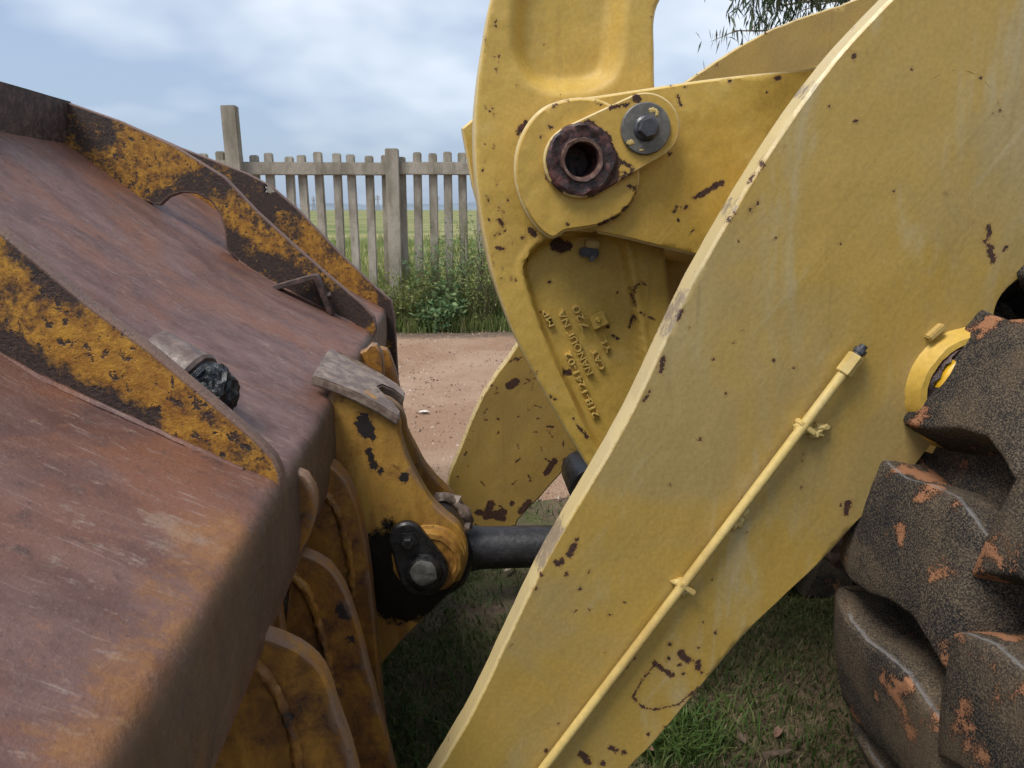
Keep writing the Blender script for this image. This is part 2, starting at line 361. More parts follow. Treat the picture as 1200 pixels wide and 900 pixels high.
def dark_steel(name, base=(.05, .035, .032), hi=(.16, .10, .085), rough=.6, bump=.0015, scale=40):
    s = NT(name); b = s.noise(scale, 6, .7, .3); c = s.noise(scale*4, 4, .7)
    col = s.mix(s.step(b, .4, .7), base, hi); nb = s.bump(b, bump, .8); nb = s.bump(c, bump*.4, .8, nb)
    return s.fin(col, s.step(c, .3, .7, rough-.1, rough+.12), nb)
M_DARK = dark_steel('dark_oxidised_steel')
M_WORN = dark_steel('worn_bare_steel', (.13, .09, .07), (.31, .235, .18), .5, .0012, 30)
M_WORN2 = dark_steel('scuffed_brown_steel', (.085, .055, .045), (.20, .145, .12), .5, .0012, 30)
M_BLACK = dark_steel('black_greasy_steel', (.010, .010, .011), (.03, .028, .028), .32, .002, 28)
M_ROD = dark_steel('black_rod_steel', (.020, .020, .022), (.045, .042, .044), .38, .0012, 60)
M_BURNT = dark_steel('scorched_rust', (.020, .010, .011), (.15, .055, .046), .42, .004, 40)
M_GREYSTEEL = dark_steel('grey_plated_steel', (.10, .095, .085), (.17, .16, .14), .42, .0006, 60)
M_BOLT = dark_steel('blue_black_bolt', (.035, .038, .045), (.07, .07, .08), .35, .0006, 80)
M_BRUB = dark_steel('torn_black_rubber', (.010, .012, .015), (.035, .04, .046), .35, .006, 30)
def simple(name, col, rough=.6, bs=40, bd=.001, var=.2):
    s = NT(name); b = s.noise(bs, 5, .65)
    c = s.mix(s.step(b, .3, .7), tuple(x*(1-var) for x in col), tuple(min(1, x*(1+var)) for x in col)); return s.fin(c, rough, s.bump(b, bd, .8))

# ------------------------------------------------------------------ ground, road, field, hills
def ground_mat():
    s = NT('grassy_soil'); a = s.noise(.9, 6, .65, .4); b = s.noise(9, 6, .7); c = s.noise(60, 5, .7)
    soil = s.mix(s.step(b, .3, .7), (.085, .06, .042), (.17, .12, .08)); gr = s.mix(s.step(c, .3, .7), (.040, .052, .018), (.11, .125, .04))
    col = s.mix(s.step(s.math('ADD', a, s.math('MULTIPLY', b, .4)), .62, .78), soil, gr)
    col = s.mix(s.step(c, .62, .78, 0, .5), col, (.22, .17, .10))
    sp = s.n('ShaderNodeSeparateXYZ'); s.l(s.co, sp.inputs[0])
    far = s.step(sp.outputs[1], 9.5, 11); fieldc = s.mix(s.step(s.noise(.16, 6, .7, .5, stretch=(.35, 1, 1)), .38, .62), (.11, .145, .045), (.30, .27, .12)); fieldc = s.mix(s.step(s.noise(1.7, 4, .7), .5, .7, 0, .6), fieldc, (.09, .12, .04)); col = s.mix(far, col, fieldc)
    nb = s.bump(b, .02, .6); nb = s.bump(c, .006, .8, nb); return s.fin(col, .95, nb, spec=.2)
def road_mat():
    s = NT('red_gravel_road'); a = s.noise(1.1, 6, .65, .4); b = s.noise(14, 6, .7); v = s.voro(55); c = s.noise(120, 4, .7)
    col = s.mix(s.step(a, .35, .7), (.27, .168, .108), (.36, .25, .175)); col = s.mix(s.step(b, .55, .75, 0, .6), col, (.16, .095, .065))
    col = s.mix(s.step(v.outputs['Distance'], .1, .4, .5, 0), col, (.36, .26, .20)); col = s.mix(s.step(c, .25, .42, .6, 0), col, (.10, .06, .045))
    sp = s.n('ShaderNodeSeparateXYZ'); s.l(s.co, sp.inputs[0]); damp = s.step(s.math('ADD', sp.outputs[1], s.math('MULTIPLY', b, .5)), 8.75, 9.15); col = s.mix(s.math('MULTIPLY', damp, .75), col, (.075, .06, .05))
    nb = s.bump(b, .015, .6); nb = s.bump(v.outputs['Distance'], .006, .6, nb); nb = s.bump(c, .003, .8, nb); return s.fin(col, .92, nb, spec=.2)
def grid_sheet(name, x0, x1, y0, y1, nx, ny, zf, mat):
    V = [(x0+(x1-x0)*i/nx, y0+(y1-y0)*j/ny, 0) for j in range(ny+1) for i in range(nx+1)]; V = [(x, y, zf(x, y)) for x, y, _ in V]
    Fc = [(j*(nx+1)+i, j*(nx+1)+i+1, (j+1)*(nx+1)+i+1, (j+1)*(nx+1)+i) for j in range(ny) for i in range(nx)]
    return link(name, mesh(name, V, Fc, 60), mat)
M_GROUND = ground_mat()
def gz(x, y): return .018*mnoise.noise((x*1.1, y*1.1, 3))*(1 if abs(x) < 30 and y < 30 else 0)
V = []; Fc = []
gx = [-2500, -400, -80, -30, -15]+[-8+i*.25 for i in range(65)]+[15, 30, 80, 400, 2500]; gy = [-40, -12, -5, -2]+[i*.25 for i in range(53)]+[16, 20, 30, 80, 300, 1000, 3000]
for y in gy:
    for x in gx: V.append((x, y, gz(x, y)))
nx = len(gx)
Fc = [(j*nx+i, j*nx+i+1, (j+1)*nx+i+1, (j+1)*nx+i) for j in range(len(gy)-1) for i in range(nx-1)]
tag(link('ground', mesh('ground', V, Fc, 80), M_GROUND), kind='structure')
def road_edge_near(x): return 3.75+.35*mnoise.noise((x*.7, 0, 1))+.15*mnoise.noise((x*2.5, 0, 5))
def road_edge_far(x): return 9.12+.08*mnoise.noise((x*1.3, 2, 1))
V = []; nx = 120; ny = 60
for j in range(ny+1):
    for i in range(nx+1):
        x = -14+28*i/nx; a, b = road_edge_near(x), road_edge_far(x); y = a+(b-a)*j/ny
        V.append((x, y, gz(x, y)+.022+.012*mnoise.noise((x*2, y*2, 9))-(.022 if j in (0, ny) else 0)))
Fc = [(j*(nx+1)+i, j*(nx+1)+i+1, (j+1)*(nx+1)+i+1, (j+1)*(nx+1)+i) for j in range(ny) for i in range(nx)]
tag(link('dirt_road', mesh('dirt_road', V, Fc, 80), road_mat()), kind='structure')
# far hills on the horizon, distance haze painted into their blue-grey
V = []; Fc = []; n = 160
for i in range(n+1):
    x = -1500+3300*i/n; h = 9+9*mnoise.noise((x*.004, 4, 0))+8*mnoise.noise((x*.013, 1, 0)); h = max(h, 5)
    V += [(x, 1100, -2), (x, 1160, h*.7), (x, 1250, h), (x, 1400, -2)]
for i in range(n):
    for k in range(3): Fc.append((i*4+k, i*4+4+k, i*4+5+k, i*4+1+k))
tag(link('hills', mesh('hills', V, Fc, 60), simple('haze_tinted_bush', (.17, .21, .25), .95, .02, .1)), kind='structure')

# ------------------------------------------------------------------ the wheel loader
LOADER = empty('wheel_loader', (1.2, 1.9, 0))
tag(LOADER, 'yellow wheel loader with rusty brown bucket, lift arm and lugged tyre', 'wheel loader')

# --- bucket: the back of the shell, bent over at the lower edge
YN, YF = .45, 3.36
PROF = [(-1.34, 1.79), (-1.27, 1.733), (-1.12, 1.612), (-.969, 1.497), (-.86, 1.42), (-.757, 1.352), (-.62, 1.256), (-.45, 1.162), (-.34, 1.101)]
def arc(c, r, a0, a1, n): return [(c[0]+r*math.cos(math.radians(a0+(a1-a0)*i/n)), c[1]+r*math.sin(math.radians(a0+(a1-a0)*i/n))) for i in range(n+1)]
SHEET = [tuple(q) for q in smooth_poly(PROF, False, .03)]+arc((-.312, 1.040), .042, 62, 0, 8)+[(-.270, 1.01), (-.271, .96), (-.274, .92), (-.279, .88)]+arc((-.319, .875), .038, 0, -70, 5)+[(-.36, .80), (-.42, .70), (-.52, .55), (-.66, .38), (-.85, .22), (-1.1, .10)]
def sheet_hit(px, py):
    d = ray(px, py); lo = .3
    for k in range(4000):
        lo += .002; q = CAM+d*lo
        for (x0, z0), (x1, z1) in zip(SHEET[:-1], SHEET[1:]):
            if x0 <= q[0] <= x1 and q[2] <= z0+(z1-z0)*(q[0]-x0)/(x1-x0): return q
        if q[0] > -.27 and q[2] < 1.06: return q
    return q
ny = 150; V = []; S = SHEET
for j in range(ny+1):
    y = YN+(YF-YN)*j/ny
    for x, z in S:
        dd = .006*mnoise.noise((x*4, y*3, z*4))+.0025*mnoise.noise((x*14, y*12, z*14)); V.append((x+dd*.5, y, z+dd))
m = len(S); Fc = [(j*m+i+1, j*m+i, (j+1)*m+i, (j+1)*m+i+1) for j in range(ny) for i in range(m-1)]
o2 = len(V)
for j in (0, ny):
    y = YN+(YF-YN)*j/ny
    for i, (x, z) in enumerate(S):
        a, b = S[max(i-1, 0)], S[min(i+1, m-1)]; t = Vector((b[0]-a[0], b[1]-a[1])).normalized(); V.append((x+t.y*.025, y, z-t.x*.025))
Fc += [(o2+i, o2+i+1, o2+m+i+1, o2+m+i) for i in range(m-1)]
for k, j in ((0, 0), (1, ny)): Fc += [(j*m+i, j*m+i+1, o2+k*m+i+1, o2+k*m+i) for i in range(m-1)]
Fc += [(0, ny*m, o2+m, o2), (m-1, o2+m-1, o2+2*m-1, ny*m+m-1)]
Va = np.array(V); chip = np.zeros(len(V)); org = np.zeros(len(V))
for pts, r in [([(195, 612), (215, 622), (235, 640)], .035), ([(205, 640)], .012), ([(161, 641)], .010), ([(128, 668), (135, 670)], .012), ([(190, 635), (225, 655)], .018),
               ([(300, 505), (318, 520)], .028), ([(155, 325)], .008), ([(195, 340), (205, 348)], .009), ([(310, 400), (330, 420)], .015), ([(65, 655)], .02), ([(152, 852)], .008), ([(85, 600)], .02)]:
    A = np.array([sheet_hit(*p) for p in pts]); chip = np.maximum(chip, .02-(seg_dist(Va, A)-r))
A = np.array([(-.305, y, 1.08) for y in (.45, .95)]); org = np.clip(.10-seg_dist(Va, A), 0, None)
me = mesh('bucket', V, Fc, 50, {'chip': np.clip(chip, 0, None), 'grease': org})
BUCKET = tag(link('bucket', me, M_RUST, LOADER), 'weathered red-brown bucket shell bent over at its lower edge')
def bpart(name, me, mat, label=None): return tag(link(name, me, mat, BUCKET), label)

# gusset plates standing on the shell
YG1, YG2, YG3 = 1.155, 2.68, 3.335
gtop_far = XZ([(75, 118), (140, 141), (205, 171), (263, 207), (285, 230), (300, 246), (335, 278), (380, 318), (425, 356), (439, 372), (442, 386)], YG2)
gtop_near = XZ([(0, 270), (50, 311), (100, 353), (180, 413), (253, 474), (300, 514), (322, 537), (330, 556), (331, 575)], YG1)
def sheet_z(x):
    for (x0, z0), (x1, z1) in zip(SHEET[:-1], SHEET[1:]):
        if x0 <= x <= x1: return z0+(z1-z0)*(x-x0)/(x1-x0)
    return 1.06
scal = XZ([(264, 292), (263, 272), (258, 252), (247, 236), (230, 227), (212, 226), (198, 231), (187, 241)], YG2)
base = [(x, sheet_z(x)-.012) for x in (-.30, -.42, -.55, -.68)]
far_out = [(x, z) for x, z in gtop_far]+[(-.272, 1.04)]+base+scal+[(x, sheet_z(x)-.012) for x in (-1.03, -1.13, -1.262)]
near_left = [(x, z-.035) for x, z in gtop_far[:5] if x < -.66]
near_out = near_left+gtop_near+[(-.272, 1.03)]+[(x, sheet_z(x)-.012) for x in (-.30, -.42, -.55, -.68)]+[(x, z) for x, z in scal]+[(x, sheet_z(x)-.012) for x in (-1.03, -1.13, -1.262)]
def densify(o, step=.02):
    r = []
    for a, b in zip(o, o[1:]+o[:1]):
        k = max(1, int(math.dist(a, b)/step)); r += [(a[0]+(b[0]-a[0])*i/k, a[1]+(b[1]-a[1])*i/k) for i in range(k)]
    return r
blk = [([(70, 130), (110, 150)], 22), ([(190, 235), (230, 215)], 12), ([(270, 285), (330, 320), (420, 372)], 14), ([(240, 205), (262, 215)], 8)]
bpart('gusset', plate_mesh('gusset', densify(far_out), YG2, .03, .012, .004, blk), M_GUS)
bpart('gusset', plate_mesh('gusset', densify(near_out), YG1, .03, .01, .004, [([(0, 405), (90, 455), (180, 495)], 10), ([(20, 300), (90, 350)], 4)]), M_GUS)
endp = XZ([(70, 150), (118, 138), (160, 150), (210, 172), (290, 203), (318, 218), (347, 243), (400, 298), (440, 336), (459, 352), (463, 372), (467, 445), (466, 490), (440, 520)], YG3)+[(-.40, .55), (-.9, .15), (-1.4, .4), (-1.6, 1.2), (-1.55, 1.75)]
bpart('end_plate', plate_mesh('end_plate', densify(endp, .03), YG3, .035, .012, .004, hole=(P(315, 221, YG3)[0], P(315, 221, YG3)[2], .022), chips=[([(130, 140), (250, 190), (330, 260)], 26), ([(455, 352), (466, 440)], 14)]), M_GUS)
bpart('end_plate', plate_mesh('end_plate', densify([(x, z) for x, z in endp if x < -.3]+[(-.285, 1.0)] if False else [(-1.6, 1.2), (-1.55, 1.75), (-1.34, 1.78), (-.757, 1.34), (-.33, 1.10), (-.29, 1.0), (-.30, .87), (-.40, .70), (-.9, .15), (-1.4, .4)], .03), YN-.03, .028, .03, .004), M_GUS)
# the lip plate across the top of the shell
tp = [(-1.245, 1.704), (-1.285, 1.728), (-1.249, 1.852), (-1.217, 1.843)]
V = []; n = 40
for j in range(n+1):
    y = YG1-.3+(YG2+.02-(YG1-.3))*j/n
    V += [(x+.003*mnoise.noise((y*6, x, z)), y, z) for x, z in tp]
Fc = [(j*4+k, j*4+(k+1) % 4, j*4+4+(k+1) % 4, j*4+4+k) for j in range(n) for k in range(4)]+[(0, 1, 2, 3), (n*4+3, n*4+2, n*4+1, n*4)]
bpart('lip_plate', mesh('lip_plate', V, [f[::-1] for f in Fc], 30), M_DARK)
# weld beads along the gusset feet
for Y0 in (YG1-.004, YG2-.004):
    pts = [(x, Y0, sheet_z(x)-.001) for x in np.linspace(-.33, -.72 if Y0 > 2 else -1.2, 70)]
    bpart('weld_bead', tube_mesh('weld_bead', pts, [.0055+.0015*random.random() for _ in pts], 6, wob=.0015), M_RUST)
# bent flat-bar handle with its bolt
h0, h2 = sheet_hit(322, 337), sheet_hit(389, 368); h1 = P(371, 323, (h0[1]+h2[1])/2)
hp = [h0, h0*.1+h1*.9+np.array([0, 0, .004]), h1+(h2-h1)*.12+np.array([0, 0, .006]), h2-np.array([0, 0, .01])]
pr_ = [h0+(h1-h0)*t for t in (0, .3, .6, .85, .95)]+[h1*.97+h2*.03, h1*.92+h2*.08]+[h1+(h2-h1)*t for t in (.18, .4, .7, 1)]; V = []; Fc = []
for i, q in enumerate(pr_):
    t = pr_[min(i+1, len(pr_)-1)]-pr_[max(i-1, 0)]; t /= np.linalg.norm(t); nn = np.cross([0, 1, 0], t); nn /= np.linalg.norm(nn)
    for sy, sn in ((-.032, -.009), (.032, -.009), (.032, .009), (-.032, .009)): V.append(q+np.array([0, sy, 0])+nn*sn)
for i in range(len(pr_)-1): Fc += [(i*4+k, i*4+(k+1) % 4, i*4+4+(k+1) % 4, i*4+4+k) for k in range(4)]
Fc += [(0, 3, 2, 1), tuple(len(V)-4+k for k in range(4))]
me = mesh('handle', V, Fc, 30); bm = bmesh.new(); bm.from_mesh(me); bmesh.ops.recalc_face_normals(bm, faces=bm.faces); bm.to_mesh(me); bm.free(); bevelled(me, .002, 1, 50)
bpart('handle', me, M_DARK, 'bent dark steel strap standing beside the far gusset')
hb = h1*.45+h2*.55; hn = np.cross(h2-h1, [0, 1, 0]); hn /= np.linalg.norm(hn); hn = hn if hn[0] > 0 else -hn
bpart('bolt', lathe_mesh('bolt', [(.0, .024), (.011, .024), (.013, .021), (.013, .010), (.019, .009), (.019, .0)], hb, hn, 6, 20), M_DARK)
# pipe stub with torn rubber
ax = np.array([.80, -.30, -.42]); ax /= np.linalg.norm(ax); pc = P(209, 434, 1.35)
bpart('pipe_stub', lathe_mesh('pipe_stub', [(.036, -.04), (.036, -.052), (.049, -.055), (.051, -.045), (.051, .03), (.053, .038), (.049, .044), (.038, .044), (.036, .03), (.036, -.04)], pc, ax, 40, wob=.002), M_WORN2, 'short worn steel pipe stub beside the near gusset')
me = bpy.data.meshes.new('rubber_plug'); bm = bmesh.new(); bmesh.ops.create_icosphere(bm, subdivisions=4, radius=1)
c2 = pc+ax*.062+np.array([.012, -.004, -.012])
for v in bm.verts:
    d = v.co.copy(); k = 1+.26*mnoise.noise(d*1.6+Vector((3, 1, 0)))+.20*mnoise.noise(d*4)+.10*mnoise.noise(d*9)
    w = mnoise.cell(d*3.3)*.10; v.co = Vector(c2)+Vector((d.x*.042, d.y*.044, d.z*.050))*(k+w*.6)
bm.to_mesh(me); bm.free(); bpart('rubber_plug', me, M_BRUB, 'torn lump of black rubber in the pipe end')
bpart('plug_collar', lathe_mesh('plug_collar', [(.033, .04), (.043, .042), (.045, .050), (.041, .058), (.02, .06)], pc, ax, 32, wob=.002), M_BRUB)

# stop pad across the clevis head
YP0, YP1 = 1.70, 1.95
top = [P(366, 440, YP0), P(392, 449, YP0), P(418, 460, YP0), P(445, 474, YP0), P(468, 489, YP0), P(470, 483, YP0+.03), P(462, 470, YP0+.05), P(447, 458, YP0+.075), P(443, 453, YP0+.10), P(449, 451, YP0+.13), P(462, 457, YP0+.15), P(474, 466, YP0+.16), P(475, 459, YP1-.03), P(466, 450, YP1), P(445, 436, YP1), P(415, 419, YP1), P(386, 407, YP1)]
bpart('stop_pad', bevelled(prism_mesh('stop_pad', [q+np.array([0, 0, 0]) for q in top], (-.006, 0, -.022)), .004, 2, 40), M_WORN, 'scuffed grey-brown pad with a notched end')

# hinge plates and their welds under the lower edge
def rib(px, Y, weld, t=.036, chips=(), gap=-.32):
    o = XZ(px, Y); o = [tuple(q) for q in smooth_poly(o, False, .015)]
    zt = o[0][1]; zb = o[-1][1]
    o = o+[(o[-1][0]+.01, zb-.25), (o[-1][0]-.3, zb-.3), (gap-.1, zb), (gap, zt-.02)]
    p = bpart('hinge_plate', plate_mesh('hinge_plate', o, Y, t, .01, .005, chips, wob=.0015), M_HINGE)
    if weld:
        w = [P(a, b, Y-.004) for a, b in weld]; w = smooth_poly(w, False, .008)
        bpart('weld_bead', tube_mesh('weld_bead', w, [.0085+.0012*math.sin(i*1.9)+.0015*random.random() for i in range(len(w))], 8, wob=.0035), M_HINGE)
rib([(290, 738), (300, 743), (325, 751), (350, 762), (370, 779), (384, 802), (396, 840), (410, 880), (424, 930)], 1.01, [(292, 770), (312, 792), (330, 824), (345, 868), (352, 920)], .036)
rib([(345, 648), (358, 650), (380, 661), (398, 682), (412, 715), (424, 755), (438, 810), (462, 900), (470, 940)], 1.39, [(340, 672), (358, 690), (372, 725), (382, 765), (388, 800)], .036, [([(400, 715), (405, 720)], 8), ([(412, 748)], 5)])
rib([(362, 552), (374, 545), (388, 547), (402, 560), (414, 583), (423, 613), (430, 650), (436, 700), (444, 790)], 1.63, [(372, 572), (392, 592), (404, 625), (411, 660), (414, 700)], .06)
rib([(334, 556), (346, 552), (358, 557), (368, 572), (371, 595), (365, 622), (352, 648), (338, 672), (326, 690)], 1.27, None, .03)
rib([(428, 410), (434, 404), (441, 405), (447, 414), (449, 428), (449, 445)], 2.32, None, .05, gap=-.30)
rib([(446, 408), (453, 410), (460, 425), (466, 445), (471, 470)], 2.62, None, .05, gap=-.30)
# tall clevis plates that hold the tilt rod
clv = [(388, 458), (430, 462), (466, 488), (469, 508), (477, 535), (489, 560), (505, 587), (524, 606), (538, 618), (546, 632), (549, 650), (545, 668), (534, 688), (505, 717), (470, 753), (441, 786), (428, 800), (395, 800), (372, 700), (372, 560), (380, 500)]
bpart('clevis_plate', plate_mesh('clevis_plate', smooth_poly(XZ(clv, 1.72), True, .015), 1.72, .05, .008, .005,
      [([(424, 492), (430, 505)], 9), ([(437, 512)], 5), ([(433, 530), (438, 545)], 5), ([(475, 560)], 6), ([(447, 552)], 4)],
      [([(445, 640), (438, 690), (465, 712), (505, 705), (520, 690)], 21), ([(452, 660), (480, 690)], 32), ([(455, 615)], 8)]), M_CLEV, 'tall ochre clevis plate smeared with black grease')
clv2 = [(x, z) for x, z in XZ([(388, 458), (440, 462), (471, 482), (477, 505), (487, 525), (499, 547), (514, 565), (528, 578), (538, 590), (541, 612), (535, 630), (505, 660), (470, 700), (440, 720), (400, 720), (390, 560)], 1.96)]
bpart('clevis_plate', plate_mesh('clevis_plate', smooth_poly(clv2, True, .02), 1.96, .05, .015, .005), M_CLEV)
# pin boss, keeper and bolt on the near clevis plate
pb = P(503, 655, 1.72); bpart('pin_boss', lathe_mesh('pin_boss', [(.0, -.022), (.062, -.022), (.066, -.026), (.078, -.024), (.084, -.014), (.084, -.008), (.090, -.006), (.094, .004)], pb, (0, 1, 0), 48, 30, wob=.003), M_CLEV)
kp = []
for a in range(0, 360, 12):
    c, s_ = math.cos(math.radians(a)), math.sin(math.radians(a))
    b = max(((477, 634, 21), (496, 671, 29)), key=lambda q: (q[0]+q[2]*c)*c+(q[1]+q[2]*s_)*s_); kp.append((b[0]+b[2]*c, b[1]+b[2]*s_))
bpart('pin_keeper', plate_mesh('pin_keeper', smooth_poly(XZ(kp, 1.675), True, .006), 1.675, .024, .01, .005), M_BLACK, 'black greasy pin keeper')
kb = P(478, 634, 1.675); bpart('bolt', lathe_mesh('bolt', [(.0, -.022), (.012, -.022), (.015, -.018), (.015, -.006), (.024, -.005), (.025, .0)], kb, (0, 1, 0), 6, 20), M_BLACK)
kb = P(496, 669, 1.675); bpart('pin_end', lathe_mesh('pin_end', [(.0, -.034), (.030, -.034), (.040, -.028), (.044, -.012), (.048, .0)], kb, (0, 1, 0), 10, 50, wob=.003), M_BLACK)
bpart('pin_cap', lathe_mesh('pin_cap', [(.0, -.0385), (.024, -.0385), (.031, -.036), (.033, -.031)], kb+np.array([.002, 0, .010]), (0, 1, 0), 14, 40, wob=.004), M_GREYSTEEL)

# --- tilt rod with its eye between the clevis plates
YR = 1.865
c0, c1 = P(507, 643, YR), P(640, 640, YR); d = (c1-c0)/np.linalg.norm(c1-c0)
rod = link('tilt_rod', tube_mesh('tilt_rod', [c0+d*.06, c0+d*.10, c0+d*.13, c0+d*.17, c0+d*.62], [.075, .064, .058, .057, .057], 36), M_ROD, LOADER)
tag(rod, 'black tilt rod between clevis and lift arm')
link('rod_eye', lathe_mesh('rod_eye', [(.04, -.08), (.098, -.08), (.108, -.070), (.108, .070), (.098, .08), (.04, .08)], c0, (0, 1, 0), 40, wob=.004), M_BLACK, rod)
link('dust_seal', tube_mesh('dust_seal', smooth_poly([P(512, 583, 1.80), P(530, 585, 1.82), P(545, 600, 1.82), P(549, 618, 1.82)], False, .01), .014, 10, wob=.012), M_WORN, rod)

# --- lift arm, near side
near_edge = [(1105, -63), (1042, 0), (972, 77), (893, 190), (811, 332), (735, 490), (655, 628), (622, 690), (560, 821), (519, 893), (480, 960), (468, 1010), (480, 1060)]
low_edge = [(560, 1085), (640, 1030), (700, 945), (737, 902), (770, 868), (820, 808), (880, 738), (960, 662), (1000, 618), (1040, 580), (1065, 557), (1088, 528), (1105, 508), (1132, 500), (1157, 470), (1163, 420), (1165, 385), (1172, 352), (1200, 325), (1260, 295), (1400, 190), (1550, 0), (1600, -180), (1520, -255), (1293, -181), (1160, -100)]
arm_chips = [([(1158, 266), (1160, 276)], 3), ([(1154, 283)], 3.5), ([(1160, 288), (1163, 306)], 3.5), ([(1179, 289), (1175, 294)], 2), ([(1000, 67)], 3.5), ([(1002, 142)], 1.6), ([(1047, 225)], 2), ([(879, 246)], 3.5), ([(888, 238)], 2.5),
    ([(893, 185), (894, 197)], 3), ([(884, 205), (878, 215)], 2.5), ([(985, 286)], 1.6), ([(776, 420), (774, 436)], 3.5), ([(762, 458), (755, 470)], 2.2), ([(860, 250), (852, 262)], 2), ([(800, 362), (795, 374)], 2.2), ([(653, 660), (659, 657)], 4.5), ([(667, 650), (672, 640)], 4.5), ([(676, 632)], 2), ([(664, 672)], 2.6),
    ([(690, 671)], 2), ([(680, 690)], 2.5), ([(634, 673)], 3.6), ([(715, 721)], 2), ([(627, 690)], 3), ([(820, 515)], 3), ([(994, 588), (992, 602)], 4), ([(985, 593)], 2), ([(872, 586)], 3.8), ([(836, 422)], 2), ([(906, 422)], 1.8), ([(785, 568)], 1.6), ([(940, 571)], 1.8),
    ([(768, 778), (752, 798), (741, 817), (752, 828), (766, 832), (795, 826), (818, 806)], 1.3), ([(767, 776), (776, 784), (787, 792)], 3.6), ([(785, 755)], 2.6), ([(798, 766), (806, 774)], 5.5), ([(784, 772)], 3.5), ([(796, 779)], 3.5), ([(819, 776), (818, 784)], 4.2), ([(800, 790)], 3), ([(822, 789)], 3),
    ([(715, 876), (722, 880)], 3.6), ([(731, 882)], 4), ([(760, 861)], 2.4), ([(780, 853)], 2.4), ([(682, 884), (690, 893)], 5.5), ([(706, 895)], 5), ([(664, 862)], 2), ([(640, 880)], 3), ([(655, 848)], 2), ([(824, 730)], 1.8), ([(838, 742)], 1.8), ([(835, 680)], 1.4),
    ([(1170, 120), (1174, 132)], .4), ([(1149, 92)], 1.8), ([(1164, 133)], 1.8), ([(745, 768), (722, 795)], 1.6), ([(715, 803), (700, 822)], 2), ([(680, 848), (664, 870)], 2.2), ([(948, 490), (957, 497)], 1.8), ([(1140, 262)], 1.2), ([(850, 462)], 1.4)]
rr = random.Random(3)
for _ in range(60):
    x, y = rr.uniform(560, 1150), rr.uniform(40, 880); arm_chips.append(([(x, y), (x+rr.uniform(-3, 3), y+rr.uniform(-3, 3))], rr.uniform(.15, .7)))
YA = 1.20
outA = smooth_poly(XZ(near_edge+low_edge, YA), True, .012)
def brushed(Q): return np.array([.0022*mnoise.noise((q[0]*7, q[1]*4, 2))+.0011*mnoise.noise((q[0]*19, q[1]*12, 5)) for q in Q])
ARM_SCUFF = [([(636, 660), (655, 628)], 10), ([(800, 352), (784, 390)], 4), ([(862, 240), (858, 248)], 1), ([(955, 100), (950, 108)], 2)]
ARM = link('lift_arm', plate_mesh('lift_arm', outA, YA, .060, .0085, .005, arm_chips, depth=brushed, wob=.0009, greasy=ARM_SCUFF), M_ARM, LOADER)
tag(ARM, 'near lift arm, thick chipped yellow plate with a grease tube')
# pivot boss beside the tyre
bc = P(1130, 455, YA)
link('pivot_boss', lathe_mesh('pivot_boss', [(.114, .004), (.108, -.004), (.104, -.022), (.100, -.030), (.090, -.031), (.086, -.024)], bc, (0, 1, 0), 64, 30, wob=.002), M_BRACK, ARM)
link('seal_ring', lathe_mesh('seal_ring', [(.088, .0), (.087, -.027), (.083, -.034), (.077, -.028), (.076, .0)], bc, (0, 1, 0), 48, 40, wob=.006, wobs=90), M_BURNT, ARM)
link('pin_head', lathe_mesh('pin_head', [(.077, .0), (.077, -.040), (.071, -.048), (.05, -.050), (.0, -.050)], bc, (0, 1, 0), 48, 30, wob=.001), simple('bright_yellow_enamel', (.62, .36, .02), .4, 60, .0008, .15), ARM)
link('weld_lug', box_mesh('weld_lug', P(1096, 389, YA-.006), (.034, .016, .011), Matrix.Rotation(math.radians(-43), 3, 'Y'), .002), M_TUBE, ARM)
# grease tube with fitting, cap and weld tabs
t0, t1 = P(628, 912, YA-.013), P(993, 431, YA-.016); tm = (t0+t1)/2+np.array([.004, 0, .004])
TUBE = link('grease_tube', tube_mesh('grease_tube', smooth_poly([t0, tm, t1], False, .03), .0088, 14), M_TUBE, ARM)
td = (t1-t0)/np.linalg.norm(t1-t0)
for a, b in ((940, 503), (800, 690)):
    link('tube_clip', box_mesh('tube_clip', P(a+4, b-3, YA-.010), (.034, .026, .010), Matrix.Rotation(math.radians(38), 3, 'Y'), .002), M_TUBE, ARM)
link('tube_fitting', lathe_mesh('tube_fitting', [(.0, -.012), (.0125, -.012), (.014, -.010), (.014, .024), (.0125, .026), (.0, .026)], t1, td, 6, 20), M_TUBE, ARM)
link('tube_cap', lathe_mesh('tube_cap', [(.009, .024), (.009, .030), (.011, .031), (.011, .038), (.007, .039), (.007, .046), (.0, .047)], t1, td, 12, 30), M_BOLT, ARM)
def blob(c, s, seed, mat, parent, name):
    me = bpy.data.meshes.new(name); bm = bmesh.new(); bmesh.ops.create_icosphere(bm, subdivisions=3, radius=1)
    for v in bm.verts:
        d = v.co.copy(); k = 1+.5*mnoise.noise(d*1.7+Vector((seed, 0, 0)))+.3*mnoise.noise(d*4+Vector((0, seed, 0))); v.co = Vector(c)+Vector((d.x*s[0], d.y*s[1], d.z*s[2]))*k
    bm.to_mesh(me); bm.free(); me.shade_smooth(); return link(name, me, mat, parent)
for i, (x, y, a, b) in enumerate([(940, 500, .011, .009), (945, 498, .008, .012), (957, 507, .010, .008), (964, 500, .012, .005), (867, 607, .007, .014), (862, 614, .008, .008), (873, 598, .006, .012), (797, 684, .011, .008), (804, 691, .008, .007), (799, 692, .007, .006)]):
    blob(P(x, y, YA-.005), (a*1.25, .010, b*1.25), i*3.1, M_TUBE, ARM, 'weld_spatter')
